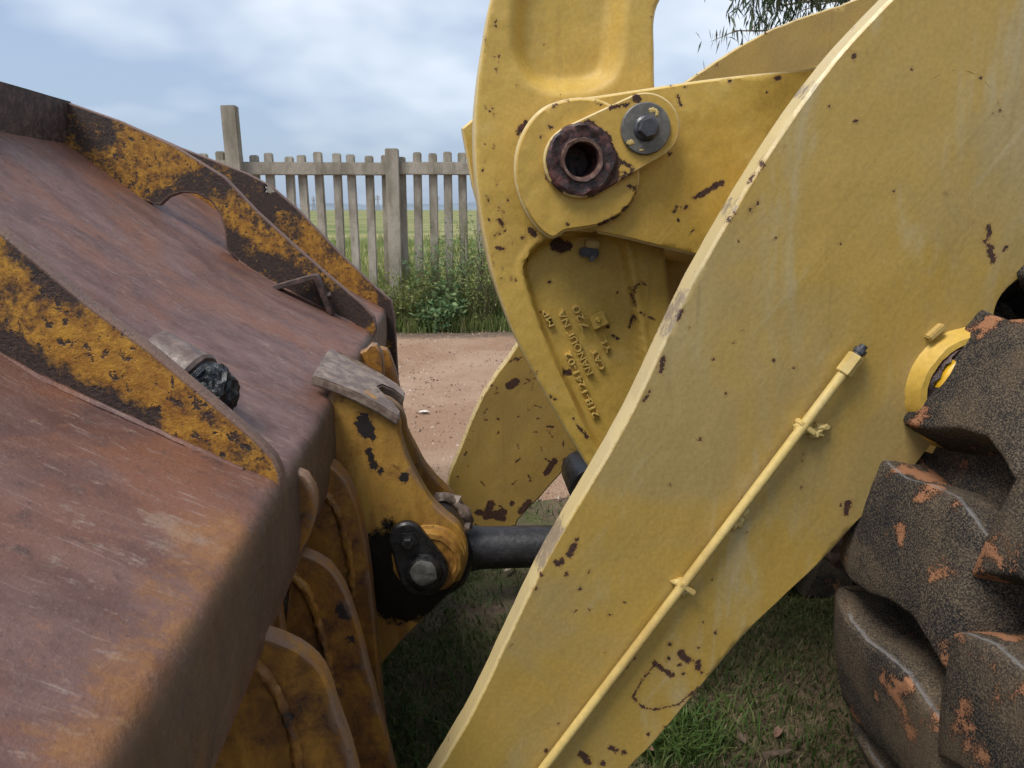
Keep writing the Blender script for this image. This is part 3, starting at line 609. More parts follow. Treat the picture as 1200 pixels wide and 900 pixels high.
link('weld_seam', tube_mesh('weld_seam', smooth_poly([P(a, b, YA+.0012) for a, b in ((1090, 93), (1108, 84), (1130, 82), (1150, 92), (1167, 112), (1175, 136))], False, .01), .0017, 6, wob=.0012), M_ARM, ARM)

# lift arm, far side, and the tube that joins them
far_px = [(605, 405), (584, 436), (563, 469), (543, 516), (526, 558), (524, 585), (532, 615), (548, 640), (575, 650), (600, 640), (607, 611), (640, 575), (680, 530), (740, 470), (820, 395), (900, 330), (1000, 235), (1060, 150), (1110, 60), (1130, -10), (1090, -25), (1010, -4), (985, 6), (940, 20), (900, 36), (862, 57), (830, 78), (808, 93), (766, 125), (720, 195), (660, 305)]
fchips = []
rr = random.Random(9)
for _ in range(85):
    x, y = rr.uniform(535, 690), rr.uniform(405, 630); l = rr.uniform(0, 9); a = rr.uniform(0, 6.3); fchips.append(([(x, y), (x+l*math.cos(a), y+l*math.sin(a))], rr.uniform(.3, 1.6)*rr.random()+.35))
fchips += [([(605, 447), (597, 452)], 5), ([(640, 555), (650, 540)], 4), ([(575, 590), (570, 605), (590, 600)], 5), ([(600, 590)], 4), ([(620, 588), (610, 600)], 4), ([(560, 600), (590, 608)], 4), ([(663, 540)], 4)]
YB = 2.55
link('lift_arm', plate_mesh('lift_arm', smooth_poly(XZ(far_px, YB), True, .02), YB, .055, .014, .006, fchips, depth=brushed, wob=.003), M_FARARM, LOADER)['label'] = 'far lift arm plate, speckled with rust chips'
ct = P(860, 262, 1.9)
link('cross_tube', lathe_mesh('cross_tube', [(.13, 0), (.13, 1.30)], (ct[0]+.02, YA+.05, ct[2]), (0, 1, 0), 40), M_FARARM, LOADER)

# --- bell crank
crank_px = [(577, -10), (568, 35), (560, 90), (556, 140), (557, 195), (563, 250), (572, 300), (582, 338), (604, 396), (632, 450), (657, 495), (688, 546), (715, 590), (745, 625), (775, 625), (800, 590), (808, 540), (795, 450), (786, 360), (783, 330), (779, 290), (775, 220), (768, 110), (767, 60), (767, 22), (775, -3), (800, -40), (820, -90), (800, -150), (740, -175), (660, -165), (610, -110)]
YC = 1.785
pk_low = smooth_poly(XZ([(614, 322), (619, 300), (634, 285), (658, 277), (700, 272), (728, 280), (737, 305), (744, 345), (753, 400), (760, 460), (752, 510), (730, 545), (706, 535), (690, 510), (665, 455), (637, 393)], YC), True, .01)
pk_up = smooth_poly(XZ([(603, -60), (598, 10), (597, 55), (606, 84), (624, 104), (650, 112), (690, 110), (718, 97), (731, 70), (735, 30), (738, -60), (700, -120), (640, -120)], YC), True, .01)
def crank_depth(Q):
    def ss(d, w): t = np.clip(d/w, 0, 1); return t*t*(3-2*t)
    dl, du = sdf(Q, pk_low), sdf(Q, pk_up)
    base = np.array([.0015*mnoise.noise((q[0]*14, q[1]*14, 2))+.0008*mnoise.noise((q[0]*40, q[1]*40, 5)) for q in Q])
    return .034*ss(dl+.002, .016)+.045*ss(du+.004, .055)-.003*ss(dl+.02, .01)*(dl < .004)+base
crank_chips = [([(655, 287)], 9), ([(668, 288), (660, 292)], 6), ([(612, 149), (609, 155)], 3.5), ([(616, 143)], 3), ([(622, 270), (626, 274)], 4), ([(745, 358), (742, 345), (744, 335), (752, 332), (757, 334)], 1.1), ([(613, 278)], 2), ([(583, 290), (590, 292)], 2), ([(585, 258), (588, 262)], 2.4), ([(618, 305)], 1.6), ([(745, 372), (742, 385)], 2), ([(750, 366), (768, 375)], .9),
    ([(646, 332)], 2), ([(664, 439), (670, 440)], 3.5), ([(716, 385)], 2), ([(728, 400), (722, 396)], 1.6), ([(636, 368)], 1.5), ([(647, 385)], 1.8), ([(727, 345)], 1.2), ([(676, 498), (688, 512)], 1.8), ([(672, 490)], 1.5), ([(650, 468), (646, 465)], 2), ([(628, 436)], 2), ([(645, 490)], 1.5)]
rr = random.Random(5)
for _ in range(38):
    y = rr.uniform(20, 330); x = 566+(8 if y < 40 else 0)+rr.random()**2*26+max(0, (y-200)*.11); crank_chips.append(([(x, y), (x+rr.uniform(-1, 1), y+rr.uniform(0, 4))], rr.uniform(.25, 1.0)))
for _ in range(12):
    x, y = rr.uniform(600, 780), rr.uniform(20, 520); crank_chips.append(([(x, y)], rr.uniform(.3, .9)))
CRANK = link('bell_crank', plate_mesh('bell_crank', smooth_poly(XZ(crank_px, YC), True, .012), YC, .15, .0075, .006, crank_chips, depth=crank_depth, smooth=50), M_CAST, LOADER)
tag(CRANK, 'tall curved cast bell crank with recessed faces and raised lettering')
YL = YC+.0305
M_LETTER = simple('lettering_paint', (.62, .43, .12), .45, 60, .0003, .12)
def cast_text(body, a, b, size, ext=.0065):
    """raised lettering that starts at pixel a and runs toward pixel b on the pocket floor"""
    cu = bpy.data.curves.new('lettering', 'FONT'); cu.body = body; cu.size = size; cu.extrude = ext; cu.bevel_depth = 0; cu.resolution_u = 4; cu.offset = .0002
    ob = bpy.data.objects.new('lettering_source', cu); COL.objects.link(ob); bpy.context.view_layer.update()
    me = bpy.data.meshes.new_from_object(ob.evaluated_get(bpy.context.evaluated_depsgraph_get())); bpy.data.objects.remove(ob)
    p0, p1 = P(*a, YL), P(*b, YL); w = max(v.co.x for v in me.vertices); k = np.linalg.norm(p1-p0)/w
    xd = Vector(p1-p0).normalized(); zd = Vector((0, -1, 0)); yd = zd.cross(xd)
    for v in me.vertices: v.co = Vector(p0)+xd*(v.co.x*k)+yd*v.co.y+zd*v.co.z
    me.materials.clear(); return link('cast_lettering', me, M_LETTER, CRANK)
cast_text('218-1241-02', (702, 487), (668, 411), .0245)
cast_text('NANQUE', (695, 437), (671, 386), .0245)
cast_text('NA', (669, 381), (660, 362), .0245)
cast_text('720', (690, 384), (677, 356), .0265)
cast_text('CAT', (709, 431), (698, 408), .0225)
cast_text('YL', (717, 411), (708, 393), .0225)
cast_text('MP', (650, 381), (641, 362), .022)
q = P(701, 375, YL-.008); rot = Matrix.Rotation(math.radians(-24), 3, 'Y')
link('cast_square', box_mesh('cast_square', q, (.040, .024, .037), rot, .003), M_CAST, CRANK)
link('cast_dot', lathe_mesh('cast_dot', [(.0, -.005), (.005, -.005), (.008, .001)], P(701, 375, YL-.021), (0, 1, 0), 12), M_CAST, CRANK)
link('clip', box_mesh('clip', P(694, 286, YL-.014), (.034, .022, .018), Matrix.Rotation(math.radians(6), 3, 'Y'), .003), M_TUBE, CRANK)
link('clip_bolt', box_mesh('clip_bolt', P(690, 296, YL-.016), (.046, .026, .022), Matrix.Rotation(math.radians(6), 3, 'Y'), .004), M_BOLT, CRANK)
link('clip_stud', lathe_mesh('clip_stud', [(.0, -.012), (.007, -.012), (.008, .0)], P(693, 303, YL-.02), (0, 1, 0), 10), M_GREYSTEEL, CRANK)

link('lower_pin', lathe_mesh('lower_pin', [(.0, -.01), (.06, -.01), (.066, .0), (.066, .15), (.0, .15)], P(694, 572, 1.945), (0, 1, 0), 32, wob=.003), M_BLACK, CRANK)
# --- pivot bracket that carries the bell crank, with boss, pin flag, bore and bolt
YK = 1.705
br_px = [(1010, 74), (945, 81), (880, 87), (820, 94), (760, 103), (700, 112), (670, 116), (646, 123), (624, 142), (612, 165), (607, 195), (610, 222), (620, 246), (636, 266), (650, 272), (680, 271), (720, 277), (770, 289), (808, 298), (860, 310), (930, 330), (1000, 330), (1040, 200)]
bchips = [([(815, 232), (832, 222), (846, 214)], 3.3), ([(804, 242)], 2.6), ([(793, 243), (790, 248)], 1.6), ([(788, 140), (789, 168)], 1.5), ([(794, 112), (798, 124)], 1.6), ([(788, 99)], 2.4), ([(803, 245)], 2), ([(795, 258)], 1.2), ([(855, 94)], 2.4), ([(915, 90), (910, 92)], 2.6), ([(785, 180)], 2), ([(900, 108)], 1.2), ([(803, 102)], 1.8), ([(812, 270), (809, 274)], 1.2), ([(700, 272), (690, 271)], 1.6)]
def brk_depth(Q):
    a = np.array(P(960, 170, YK))[[0, 2]]; d = np.linalg.norm(Q-a, axis=1); t = np.clip(1-d/.28, 0, 1)
    return .05*t*t+np.array([.002*mnoise.noise((q[0]*9, q[1]*9, 2))+.001*mnoise.noise((q[0]*33, q[1]*33, 5)) for q in Q])
BH = P(681, 187, YK-.042); BH = (BH[0], BH[2], .045)
BR = link('pivot_bracket', plate_mesh('pivot_bracket', smooth_poly(XZ(br_px, YK), True, .012), YK, .07, .009, .006, bchips, depth=brk_depth, hole=BH), M_BRACK, LOADER)
tag(BR, 'yellow bracket whose round boss holds the bell crank pin')
boss_px = [(648, 280), (632, 270), (617, 250), (607, 226), (603, 200), (606, 172), (618, 145), (636, 126), (662, 116), (690, 114), (716, 122), (735, 140), (746, 165), (750, 195), (748, 222), (738, 242), (722, 256), (702, 265), (680, 269), (662, 272)]
bo_ch = [([(703, 263), (725, 253), (739, 240), (747, 224)], 2.2), ([(747, 220), (737, 218)], 2), ([(646, 149), (643, 148)], 2.2), ([(634, 161)], 1.8), ([(640, 205), (642, 212)], 1.8), ([(666, 263)], 1.8), ([(654, 120), (648, 124)], 1.5), ([(665, 118)], 1.5), ([(705, 122), (700, 119)], 2)]
link('boss', plate_mesh('boss', smooth_poly(XZ(boss_px, YK-.026), True, .008), YK-.026, .032, .007, .007, bo_ch, depth=lambda Q: np.array([.0015*mnoise.noise((q[0]*30, q[1]*30, 5)) for q in Q]), hole=BH, back=False), M_BRACK, BR)
fl = []
for a in range(0, 360, 10):
    c, s_ = math.cos(math.radians(a)), math.sin(math.radians(a))
    b = max(((681, 188, 44), (757, 148, 40)), key=lambda q: (q[0]+q[2]*c)*c+(q[1]+q[2]*s_)*s_); fl.append((b[0]+b[2]*c, b[1]+b[2]*s_))
fch = [([(690, 150), (706, 168), (718, 188), (716, 208), (698, 228)], 9), ([(708, 160), (712, 166)], 6), ([(720, 186), (738, 194)], 3), ([(650, 200), (655, 222)], 6), ([(745, 113), (748, 117)], 4), ([(741, 199), (738, 205)], 2.6), ([(733, 203), (731, 208)], 2.4), ([(736, 122), (716, 126)], 2), ([(786, 178)], 2), ([(715, 222)], 4), ([(672, 150), (648, 165)], 2.5)]
link('pin_flag', plate_mesh('pin_flag', smooth_poly(XZ(fl, YK-.042), True, .007), YK-.042, .018, .007, .003, fch, hole=BH, back=False), M_BRACK, BR)
pc_ = P(681, 187, YK-.042)
link('pin_bore', lathe_mesh('pin_bore', [(.077, .003), (.076, -.003), (.070, -.006), (.062, -.005), (.050, -.002), (.043, -.003), (.041, .0), (.037, .012), (.034, .02), (.034, .105), (.0, .106)], pc_, (0, 1, 0), 96, 30, wob=.0035, wobs=55), M_BURNT, BR)
link('bore_rim', lathe_mesh('bore_rim', [(.047, -.003), (.045, -.012), (.0385, -.011), (.036, .002)], pc_+np.array([.001, 0, -.001]), (0, 1, 0), 44, 30, wob=.002, wobs=80), dark_steel('worn_bore_steel', (.10, .05, .04), (.22, .14, .10), .4, .001, 60), BR)
wc = P(756, 151, YK-.042)
link('washer', lathe_mesh('washer', [(.021, -.004), (.022, -.0085), (.052, -.0085), (.0545, -.006), (.0545, .002)], wc, (0, 1, 0), 56, 30), M_GREYSTEEL, BR)
link('bolt_flange', lathe_mesh('bolt_flange', [(.0, -.016), (.022, -.016), (.027, -.012), (.028, -.008)], wc, (0, 1, 0), 40, 30), M_BOLT, BR)
link('bolt_head', lathe_mesh('bolt_head', [(.0, -.035), (.0195, -.035), (.0225, -.031), (.0225, -.014)], wc, (0, 1, 0), 6, 25, x_of=(.95, 0, .3)), M_BOLT, BR)
for i, (x, y, a, b) in enumerate([(765, 129, .010, .005), (770, 133, .004, .006), (739, 167, .008, .006), (752, 176, .006, .002)]):
    blob(P(x, y, YK-.0505), (a, .0008, b), i*2.3+1, M_TUBE, BR, 'paint_dab')
# far bracket leaf behind the crank
fb = [(541, 150), (557, 136), (600, 130), (680, 130), (760, 150), (800, 240), (700, 285), (640, 290), (590, 280), (566, 262), (553, 215)]
link('bracket_leaf', plate_mesh('bracket_leaf', densify(XZ(fb, 2.02), .02), 2.02, .07, .02, .006), M_BRACK, BR)

# --- frame and axle of the machine, mostly hidden behind arm and tyre
WC = np.array([1.57, .93, .805])
FRAME = link('front_frame', bevelled(prism_mesh('front_frame', [(1.25, 1.55, .45), (1.15, 1.55, .75), (1.2, 1.55, 1.35), (1.35, 1.55, 1.75), (1.9, 1.55, 1.85), (2.9, 1.55, 1.75), (2.9, 1.55, .45)], (0, .7, 0)), .015, 2), M_FARARM, LOADER)
link('axle_housing', lathe_mesh('axle_housing', [(.0, -.05), (.15, -.05), (.19, .1), (.19, .45), (.30, .75), (.34, .97), (.30, 1.2), (.19, 1.5), (.19, 1.85), (.15, 2.0), (.0, 2.0)], (WC[0], .93, WC[2]), (0, 1, 0), 36), M_FARARM, LOADER)
link('hose', tube_mesh('hose', smooth_poly([(1.02, 1.42, 1.42), (1.0, 1.36, 1.35), (1.02, 1.33, 1.26), (1.12, 1.36, 1.15), (1.2, 1.5, 1.0)], False, .02), .026, 12), M_BRUB, LOADER)
link('dark_gap_backing', box_mesh('dark_gap_backing', (1.16, 1.40, 1.34), (.42, .02, .5), None, .005), M_BLACK, LOADER)  # added plate; its black stands in for the dark behind the arm notch
link('frame_lug', lathe_mesh('frame_lug', [(.018, -.03), (.045, -.03), (.05, -.02), (.05, .1)], P(988, 640, 1.5), (0, 1, 0), 24, wob=.003), M_DARK, LOADER)

# --- wheels
def tyre_mat():
    s = NT('dusty_tyre_rubber'); oi = s.n('ShaderNodeObjectInfo'); ad = s.n('ShaderNodeVectorMath'); ad.operation = 'ADD'
    cx = s.n('ShaderNodeCombineXYZ'); r = s.math('MULTIPLY', oi.outputs['Random'], 37.0)
    for k in range(3): s.l(r, cx.inputs[k])
    s.l(s.co, ad.inputs[0]); s.l(cx.outputs[0], ad.inputs[1]); co = ad.outputs[0]
    a = s.noise(5, 6, .65, .4, co=co); b = s.noise(38, 5, .7, co=co); c = s.noise(330, 2, .7, co=co); v = s.voro(210, co=co)
    col = s.mix(s.math('MULTIPLY', s.step(c, .45, .62), s.step(a, .28, .6, .35, 1.0)), (.013, .0135, .016), (.14, .11, .077)); col = s.mix(s.step(a, .42, .68, 0, .55), col, (.15, .105, .065))
    col = s.mix(s.step(v.outputs['Distance'], .12, .3, .55, 0), col, (.24, .175, .11))
    mud = s.math('ADD', s.noise(11, 3, .5, .3, seed=4, co=co), s.math('ADD', s.math('MULTIPLY', s.math('SUBTRACT', b, .5), .22), s.math('MULTIPLY', s.math('SUBTRACT', c, .5), .25))); m = s.step(mud, .615, .645)
    col = s.mix(m, col, s.mix(b, (.22, .095, .045), (.40, .20, .11)))
    w = s.step(s.math('ADD', s.attr('edgew'), s.math('MULTIPLY', s.math('SUBTRACT', b, .5), .9)), .38, .9, 0, .7); col = s.mix(w, col, (.22, .215, .215))
    h = s.math('ADD', s.math('MULTIPLY', b, .004), s.math('MULTIPLY', c, .0032)); h = s.math('ADD', h, s.math('MULTIPLY', m, .004)); nb = s.bump(h, 1.0, .9)
    return s.fin(col, .88, nb, spec=.25)
M_TYRE = tyre_mat()
NL = 17; TS = 1.045; PITCH = 2*math.pi/NL
def lug_mesh(seed, flip):
    us = [-1.12, -1.06, -1.015, -.99, -.965, -.91, -.6, -.3, 0, .3, .6, .91, .965, .99, 1.015, 1.06, 1.12]; hr = [0, .40, .80, .93, .985, 1, 1, 1, 1, 1, 1, 1, .985, .93, .80, .40, 0]
    ws = [(.318, .585), (.332, .62), (.338, .67), (.341, .72), (.340, .758), (.334, .782), (.322, .797), (.305, .803), (.26, .805), (.20, .806), (.14, .807), (.08, .807), (.03, .806), (.005, .801), (-.008, .788), (-.018, .765), (-.028, .735), (-.036, .69)]
    V, A = [], []
    for i, (w, r) in enumerate(ws):
        cen = -.085*(1-(w+.03)/.36)+.034*math.sin(w*17+.3); half = PITCH*.365*(1.05 if w > .2 else 1-.07*math.cos((w-.1)*13)); sh = i < 6
        half *= min(1.0, .66+.055*i)
        for u, h in zip(us, hr):
            ph = cen+u*half
            if sh: rr_, wl = r-(1-h)*.012, w-(1-h)*.05
            else: rr_, wl = min(r, .69)+(r-min(r, .69))*h, w-(1-h)*.05*max(0, 1-(i-5)/3)
            p = Vector((-rr_*TS*math.cos(ph), wl*(-1 if flip else 1), rr_*TS*math.sin(ph))); V.append(p+mnoise.noise_vector(p*11+Vector((seed, 0, 0)))*.0022+mnoise.noise_vector(p*50+Vector((0, seed, 0)))*.0012)
            A.append(.85 if (u == .99 and w < .30) else 0)
    m = len(us); Fc = []
    for i in range(len(ws)-1):
        for j in range(m-1):
            f = (i*m+j, i*m+j+1, (i+1)*m+j+1, (i+1)*m+j); Fc.append(f if flip else f[::-1])
    return mesh('tread_lug', V, Fc, 80, {'edgew': A})
LUGS = [lug_mesh(k*5.3, k % 2 == 1) for k in range(6)]
carc = [(.34, .235), (.40, .27), (.50, .305), (.60, .318), (.67, .315), (.70, .30), (.712, .26), (.718, .15), (.72, 0)]
carc = carc+[(r, -w) for r, w in carc[-2::-1]]
def wheel(c, out):
    me = lathe_mesh('tyre', [(r*TS, w) for r, w in carc], (0, 0, 0), (0, 1, 0), 88, 40, wob=.003, wobs=30)
    t = link('tyre', me, M_TYRE, LOADER); t.location = Vector(c)-LOADER.location
    for i in range(NL):
        for k in (0, 1):
            mm = LUGS[(i % 3)*2+k]; lg = bpy.data.objects.new('tread_lug', mm); COL.objects.link(lg); lg.parent = t
            lg.rotation_euler = (0, PITCH*(i+.5*k)+LUG0, 0)
    rim = lathe_mesh('rim', [(.0, -.02*out), (.12, -.02*out), (.15, .05*out), (.28, .06*out), (.32, .20*out), (.36, .235*out), (.375, .25*out), (.375, -.25*out), (.34, -.24*out), (.30, -.1*out)], (0, 0, 0), (0, 1, 0), 48, 30)
    link('rim', rim, M_FARARM, LOADER).location = Vector(c)-LOADER.location
    return t
LUG0 = math.radians(12.6)
LUGMAT = [mm.materials.append(M_TYRE) for mm in LUGS]
wheel(WC, -1)['label'] = 'near tyre with chunky lugs caked in orange mud'
wheel((WC[0], 2.87, WC[2]), 1)

# ------------------------------------------------------------------ vegetation and small ground things
def leaf_mat(name, cols, rough=.6, trans=.32):
    s = NT(name); r = s.n('ShaderNodeNewGeometry').outputs['Random Per Island']
    c = s.mix(s.step(r, 0, .5), cols[0], cols[1]); c = s.mix(s.step(r, .5, 1), c, cols[2]); s.fin(c, rough, None, spec=.3)
    t = s.n('ShaderNodeBsdfTranslucent'); s.put(t.inputs[0], c); mxs = s.n('ShaderNodeMixShader'); mxs.inputs[0].default_value = trans
    s.l(s.b.outputs[0], mxs.inputs[1]); s.l(t.outputs[0], mxs.inputs[2]); s.l(mxs.outputs[0], s.out.inputs[0]); return s.m
def blades(name, pos, h, w, lean, mat, parent=None, rng=RNG, drop=None):
    """one mesh of bent grass blades; every blade its own island"""
    n = len(pos); az = rng.uniform(0, 2*np.pi, n); la = rng.uniform(0, 2*np.pi, n); ln = lean*rng.uniform(.2, 1, n)*h
    side = np.stack([np.cos(az), np.sin(az), np.zeros(n)], 1)*(w/2)[:, None]; ld = np.stack([np.cos(la)*ln, np.sin(la)*ln, np.zeros(n)], 1)
    up = np.zeros((n, 3)); up[:, 2] = h
    mid = pos+up*.55+ld*.32; tip = pos+up*(1-.25*np.clip(ln/h, 0, 1))[:, None]+ld
    V = np.stack([pos-side, pos+side, mid-side*.75, mid+side*.75, tip], 1).reshape(-1, 3)
    k = np.arange(n)*5
    me = bpy.data.meshes.new(name); Fq = np.stack([k, k+1, k+3, k+2], 1); Ft = np.stack([k+2, k+3, k+4], 1)
    me.vertices.add(len(V)); me.vertices.foreach_set('co', V.ravel().astype(np.float32))
    li = np.concatenate([Fq.ravel(), Ft.ravel()]).astype(np.int32); me.loops.add(len(li)); me.loops.foreach_set('vertex_index', li)
    ls = np.concatenate([np.arange(n)*4, n*4+np.arange(n)*3]).astype(np.int32); me.polygons.add(2*n); me.polygons.foreach_set('loop_start', ls)
    me.update(); me.validate(); return link(name, me, mat, parent)
def nz(x, y, s, k): return np.array([mnoise.fractal((a*s, b*s, k), 1.0, 2.0, 3) for a, b in zip(x, y)])
# short grass around the machine, thin and patchy toward the road
n = 190000; x = RNG.uniform(-2.2, 3.2, n); y = 1.0+3.2*RNG.random(n)**1.15
d = nz(x, y, 1.6, 1.0)+.6*nz(x, y, 6, 4.0); keep = (d+np.where(y > 2.9, (2.9-y)*.55, .34)+np.where((x > .25) & (y < 2.9), .35, 0)+RNG.normal(0, .12, n) > -.02)
x, y = x[keep], y[keep]; z = np.array([gz(a, b) for a, b in zip(x, y)])
cl = np.clip(d[keep], 0, 1); hgt = .012+.024*RNG.random(len(x))+.035*cl*RNG.random(len(x))
tag(blades('short_grass', np.stack([x, y, z], 1), hgt, RNG.uniform(.0025, .0055, len(x)), 1.3, leaf_mat('short_grass_blades', [(.06, .09, .028), (.11, .14, .045), (.28, .23, .13)])), 'short trampled grass on the soil under the machine', 'grass', kind='stuff')
# tufts of longer fresh grass
P_ = []
for (px, py, k, sp) in ((800, 868, 420, .07), (785, 885, 260, .06), (830, 850, 140, .10), (870, 815, 90, .12), (960, 880, 90, .1), (560, 790, 120, .15), (500, 860, 200, .12), (460, 880, 150, .1), (630, 600, 60, .1), (610, 720, 120, .15)):
    c = G(px, py); P_.append(np.stack([c[0]+RNG.normal(0, sp, k), c[1]+RNG.normal(0, sp*.8, k), np.zeros(k)], 1))
P_ = np.concatenate(P_); P_[:, 2] = [gz(a, b) for a, b in P_[:, :2]]
tag(blades('grass_tufts', P_, RNG.uniform(.03, .085, len(P_)), RNG.uniform(.004, .009, len(P_)), 1.1, leaf_mat('fresh_grass_blades', [(.05, .10, .02), (.085, .15, .035), (.13, .16, .05)])), 'fresh green tufts of longer grass beside the tyre', 'grass', kind='stuff')
# verge along the fence, and the field beyond it
n = 22000; x = RNG.uniform(-6, 7, n); y = 9.12+.9*RNG.random(n)**1.3; hb_ = .25+.40*RNG.random(n)+.55*np.clip(nz(x, y, .9, 2.0)+.2, 0, 1)*np.clip((y-9.1)/.35, .3, 1)
hb_ *= np.where(y < 9.3, .45, 1)
tag(blades('verge_grass', np.stack([x, y, np.zeros(n)], 1), hb_, RNG.uniform(.008, .018, n), .55, leaf_mat('verge_grass_blades', [(.13, .205, .05), (.23, .29, .09), (.36, .33, .15)])), 'tall green verge grass in front of the picket fence', 'grass', kind='stuff')
n = 26000; y = 10+26*RNG.random(n)**1.7; x = RNG.uniform(-1, 1, n)*(6+y*.55); 
tag(blades('field_grass', np.stack([x, y, np.zeros(n)], 1), .25+.35*RNG.random(n), RNG.uniform(.012, .03, n), .6, leaf_mat('field_grass_blades', [(.14, .19, .045), (.22, .26, .07), (.32, .30, .12)])), 'yellow-green field grass beyond the picket fence', 'grass', kind='stuff')
# small gravel on the road
n = 24000; gxs = RNG.uniform(-3.2, 4, n); gys = 3.6+5.6*RNG.random(n)**1.2; gs = .004+.013*RNG.random(n)**3
base = np.array([(1, 0, 0), (-.6, .8, 0), (-.5, -.9, 0), (.1, .1, .8)]); V = []; Fc = []
for i in range(n):
    a = RNG.uniform(0, 6.3); c, s_ = math.cos(a), math.sin(a); z0 = gz(gxs[i], gys[i])+.02
    for bx, by, bz in base: V.append((gxs[i]+gs[i]*(bx*c-by*s_), gys[i]+gs[i]*(bx*s_+by*c), z0+gs[i]*bz))
    k = i*4; Fc += [(k, k+1, k+3), (k+1, k+2, k+3), (k+2, k, k+3)]
tag(link('gravel', mesh('gravel', V, Fc), leaf_mat('gravel_stones', [(.11, .065, .045), (.30, .19, .13), (.48, .40, .33)], .9, 0)), 'scattered reddish gravel stones on the dirt road', 'gravel', kind='stuff')

M_STEM = simple('green_brown_stem', (.10, .09, .04), .8)
M_WEED = [leaf_mat('weed_leaves_a', [(.13, .20, .05), (.24, .31, .095), (.35, .38, .15)]), leaf_mat('weed_leaves_b', [(.10, .19, .08), (.17, .27, .12), (.26, .32, .14)]), leaf_mat('weed_leaves_c', [(.11, .16, .035), (.20, .24, .07), (.29, .27, .11)])]
def leaf_fan(pts, dirs, length, width, rng):
    n = len(pts); a = dirs+rng.normal(0, .35, (n, 3)); a /= np.linalg.norm(a, axis=1)[:, None]; s_ = np.cross(a, rng.normal(0, 1, (n, 3))); s_ /= np.linalg.norm(s_, axis=1)[:, None]
    l = length[:, None]; w = width[:, None]; sag = np.zeros((n, 3)); sag[:, 2] = -.12*length
    V = np.stack([pts, pts+a*l*.45+s_*w*.5, pts+a*l+sag, pts+a*l*.45-s_*w*.5], 1).reshape(-1, 3); k = np.arange(n)*4
    return V, np.stack([k, k+1, k+2, k+3], 1)
def shrub(name, base, h, spread, nst, nlf, mat, label, group, seed, ll=.06, lw=.022):
    rng = np.random.default_rng(seed); root = empty(name, base); tag(root, label, 'shrub' if 'shrub' in label else 'weed', group)
    V, Fc, LP, LD = [], [], [], []
    for i in range(nst):
        a = rng.uniform(0, 6.28); rr_ = spread*rng.random()**.6; hh = h*rng.uniform(.55, 1)*(1-.35*rr_/spread)
        p0 = np.array([rng.normal(0, spread*.18), rng.normal(0, spread*.15), 0]); p3 = np.array([math.cos(a)*rr_, math.sin(a)*rr_*.7, hh]); p1 = p0*.6+p3*.4+np.array([0, 0, hh*.15])
        pth = smooth_poly([p0, p1, p3], False, hh/7)
        me = tube_mesh('t', pth, list(np.linspace(.007, .002, len(pth))), 5, smooth=None); k = len(V)
        V += [tuple(v.co) for v in me.vertices]; Fc += [tuple(j+k for j in f.vertices) for f in me.polygons]; bpy.data.meshes.remove(me)
        for _ in range(nlf//nst):
            t = .12+.88*rng.random()**.8; q = pth[min(int(t*len(pth)), len(pth)-1)]+rng.normal(0, .03+.05*t, 3)*np.array([1, 1, .7]); dd = rng.normal(0, 1, 3); dd[2] = abs(dd[2])*.5+.1; LP.append(q); LD.append(dd/np.linalg.norm(dd))
    st = link('stem', mesh('stem', V, Fc, 60), M_STEM, root); st.location = (0, 0, 0)
    LP = np.array(LP); LD = np.array(LD); LP[:, 2] = np.clip(LP[:, 2], .02, None)
    v, f = leaf_fan(LP, LD, rng.uniform(.5, 1.2, len(LP))*ll, rng.uniform(.6, 1.2, len(LP))*lw, rng)
    lo = link('foliage', mesh('foliage', v, f), mat, root); lo.location = (0, 0, 0); return root
def yx(px, Y): return P(px, 300, Y)[0]
shrub('leafy_shrub', (yx(563, 9.35), 9.35, 0), 1.72, .66, 50, 2800, M_WEED[0], 'tallest leafy shrub before the fence, nearest the yellow bell crank', None, 1, .05, .016)
shrub('leafy_shrub', (yx(520, 9.45), 9.45, 0), 1.45, .50, 34, 2000, M_WEED[1], 'leafy shrub in front of the fence, left of the tallest shrub', None, 2)
shrub('broadleaf_weed', (yx(517, 9.2), 9.2, 0), .62, .30, 18, 900, M_WEED[1], 'low bluish-green weed at the road edge under the shrubs', None, 3, .10, .045)
shrub('roadside_weed', (yx(478, 9.3), 9.3, 0), .95, .42, 28, 1300, M_WEED[2], 'yellowish weed below the thick fence post', None, 4)
shrub('roadside_weed', (yx(440, 9.35), 9.35, 0), .62, .40, 22, 1000, M_WEED[2], 'low weed at the bucket end, before the fence', None, 5)
shrub('leafy_shrub', (yx(610, 9.5), 9.5, 0), 1.6, .55, 36, 2400, M_WEED[0], 'leafy shrub half hidden behind the bell crank edge', None, 6)
shrub('leafy_shrub', (yx(690, 9.5), 9.5, 0), 1.2, .6, 24, 1500, M_WEED[2], 'leafy shrub by the fence behind the lift arm', None, 8)

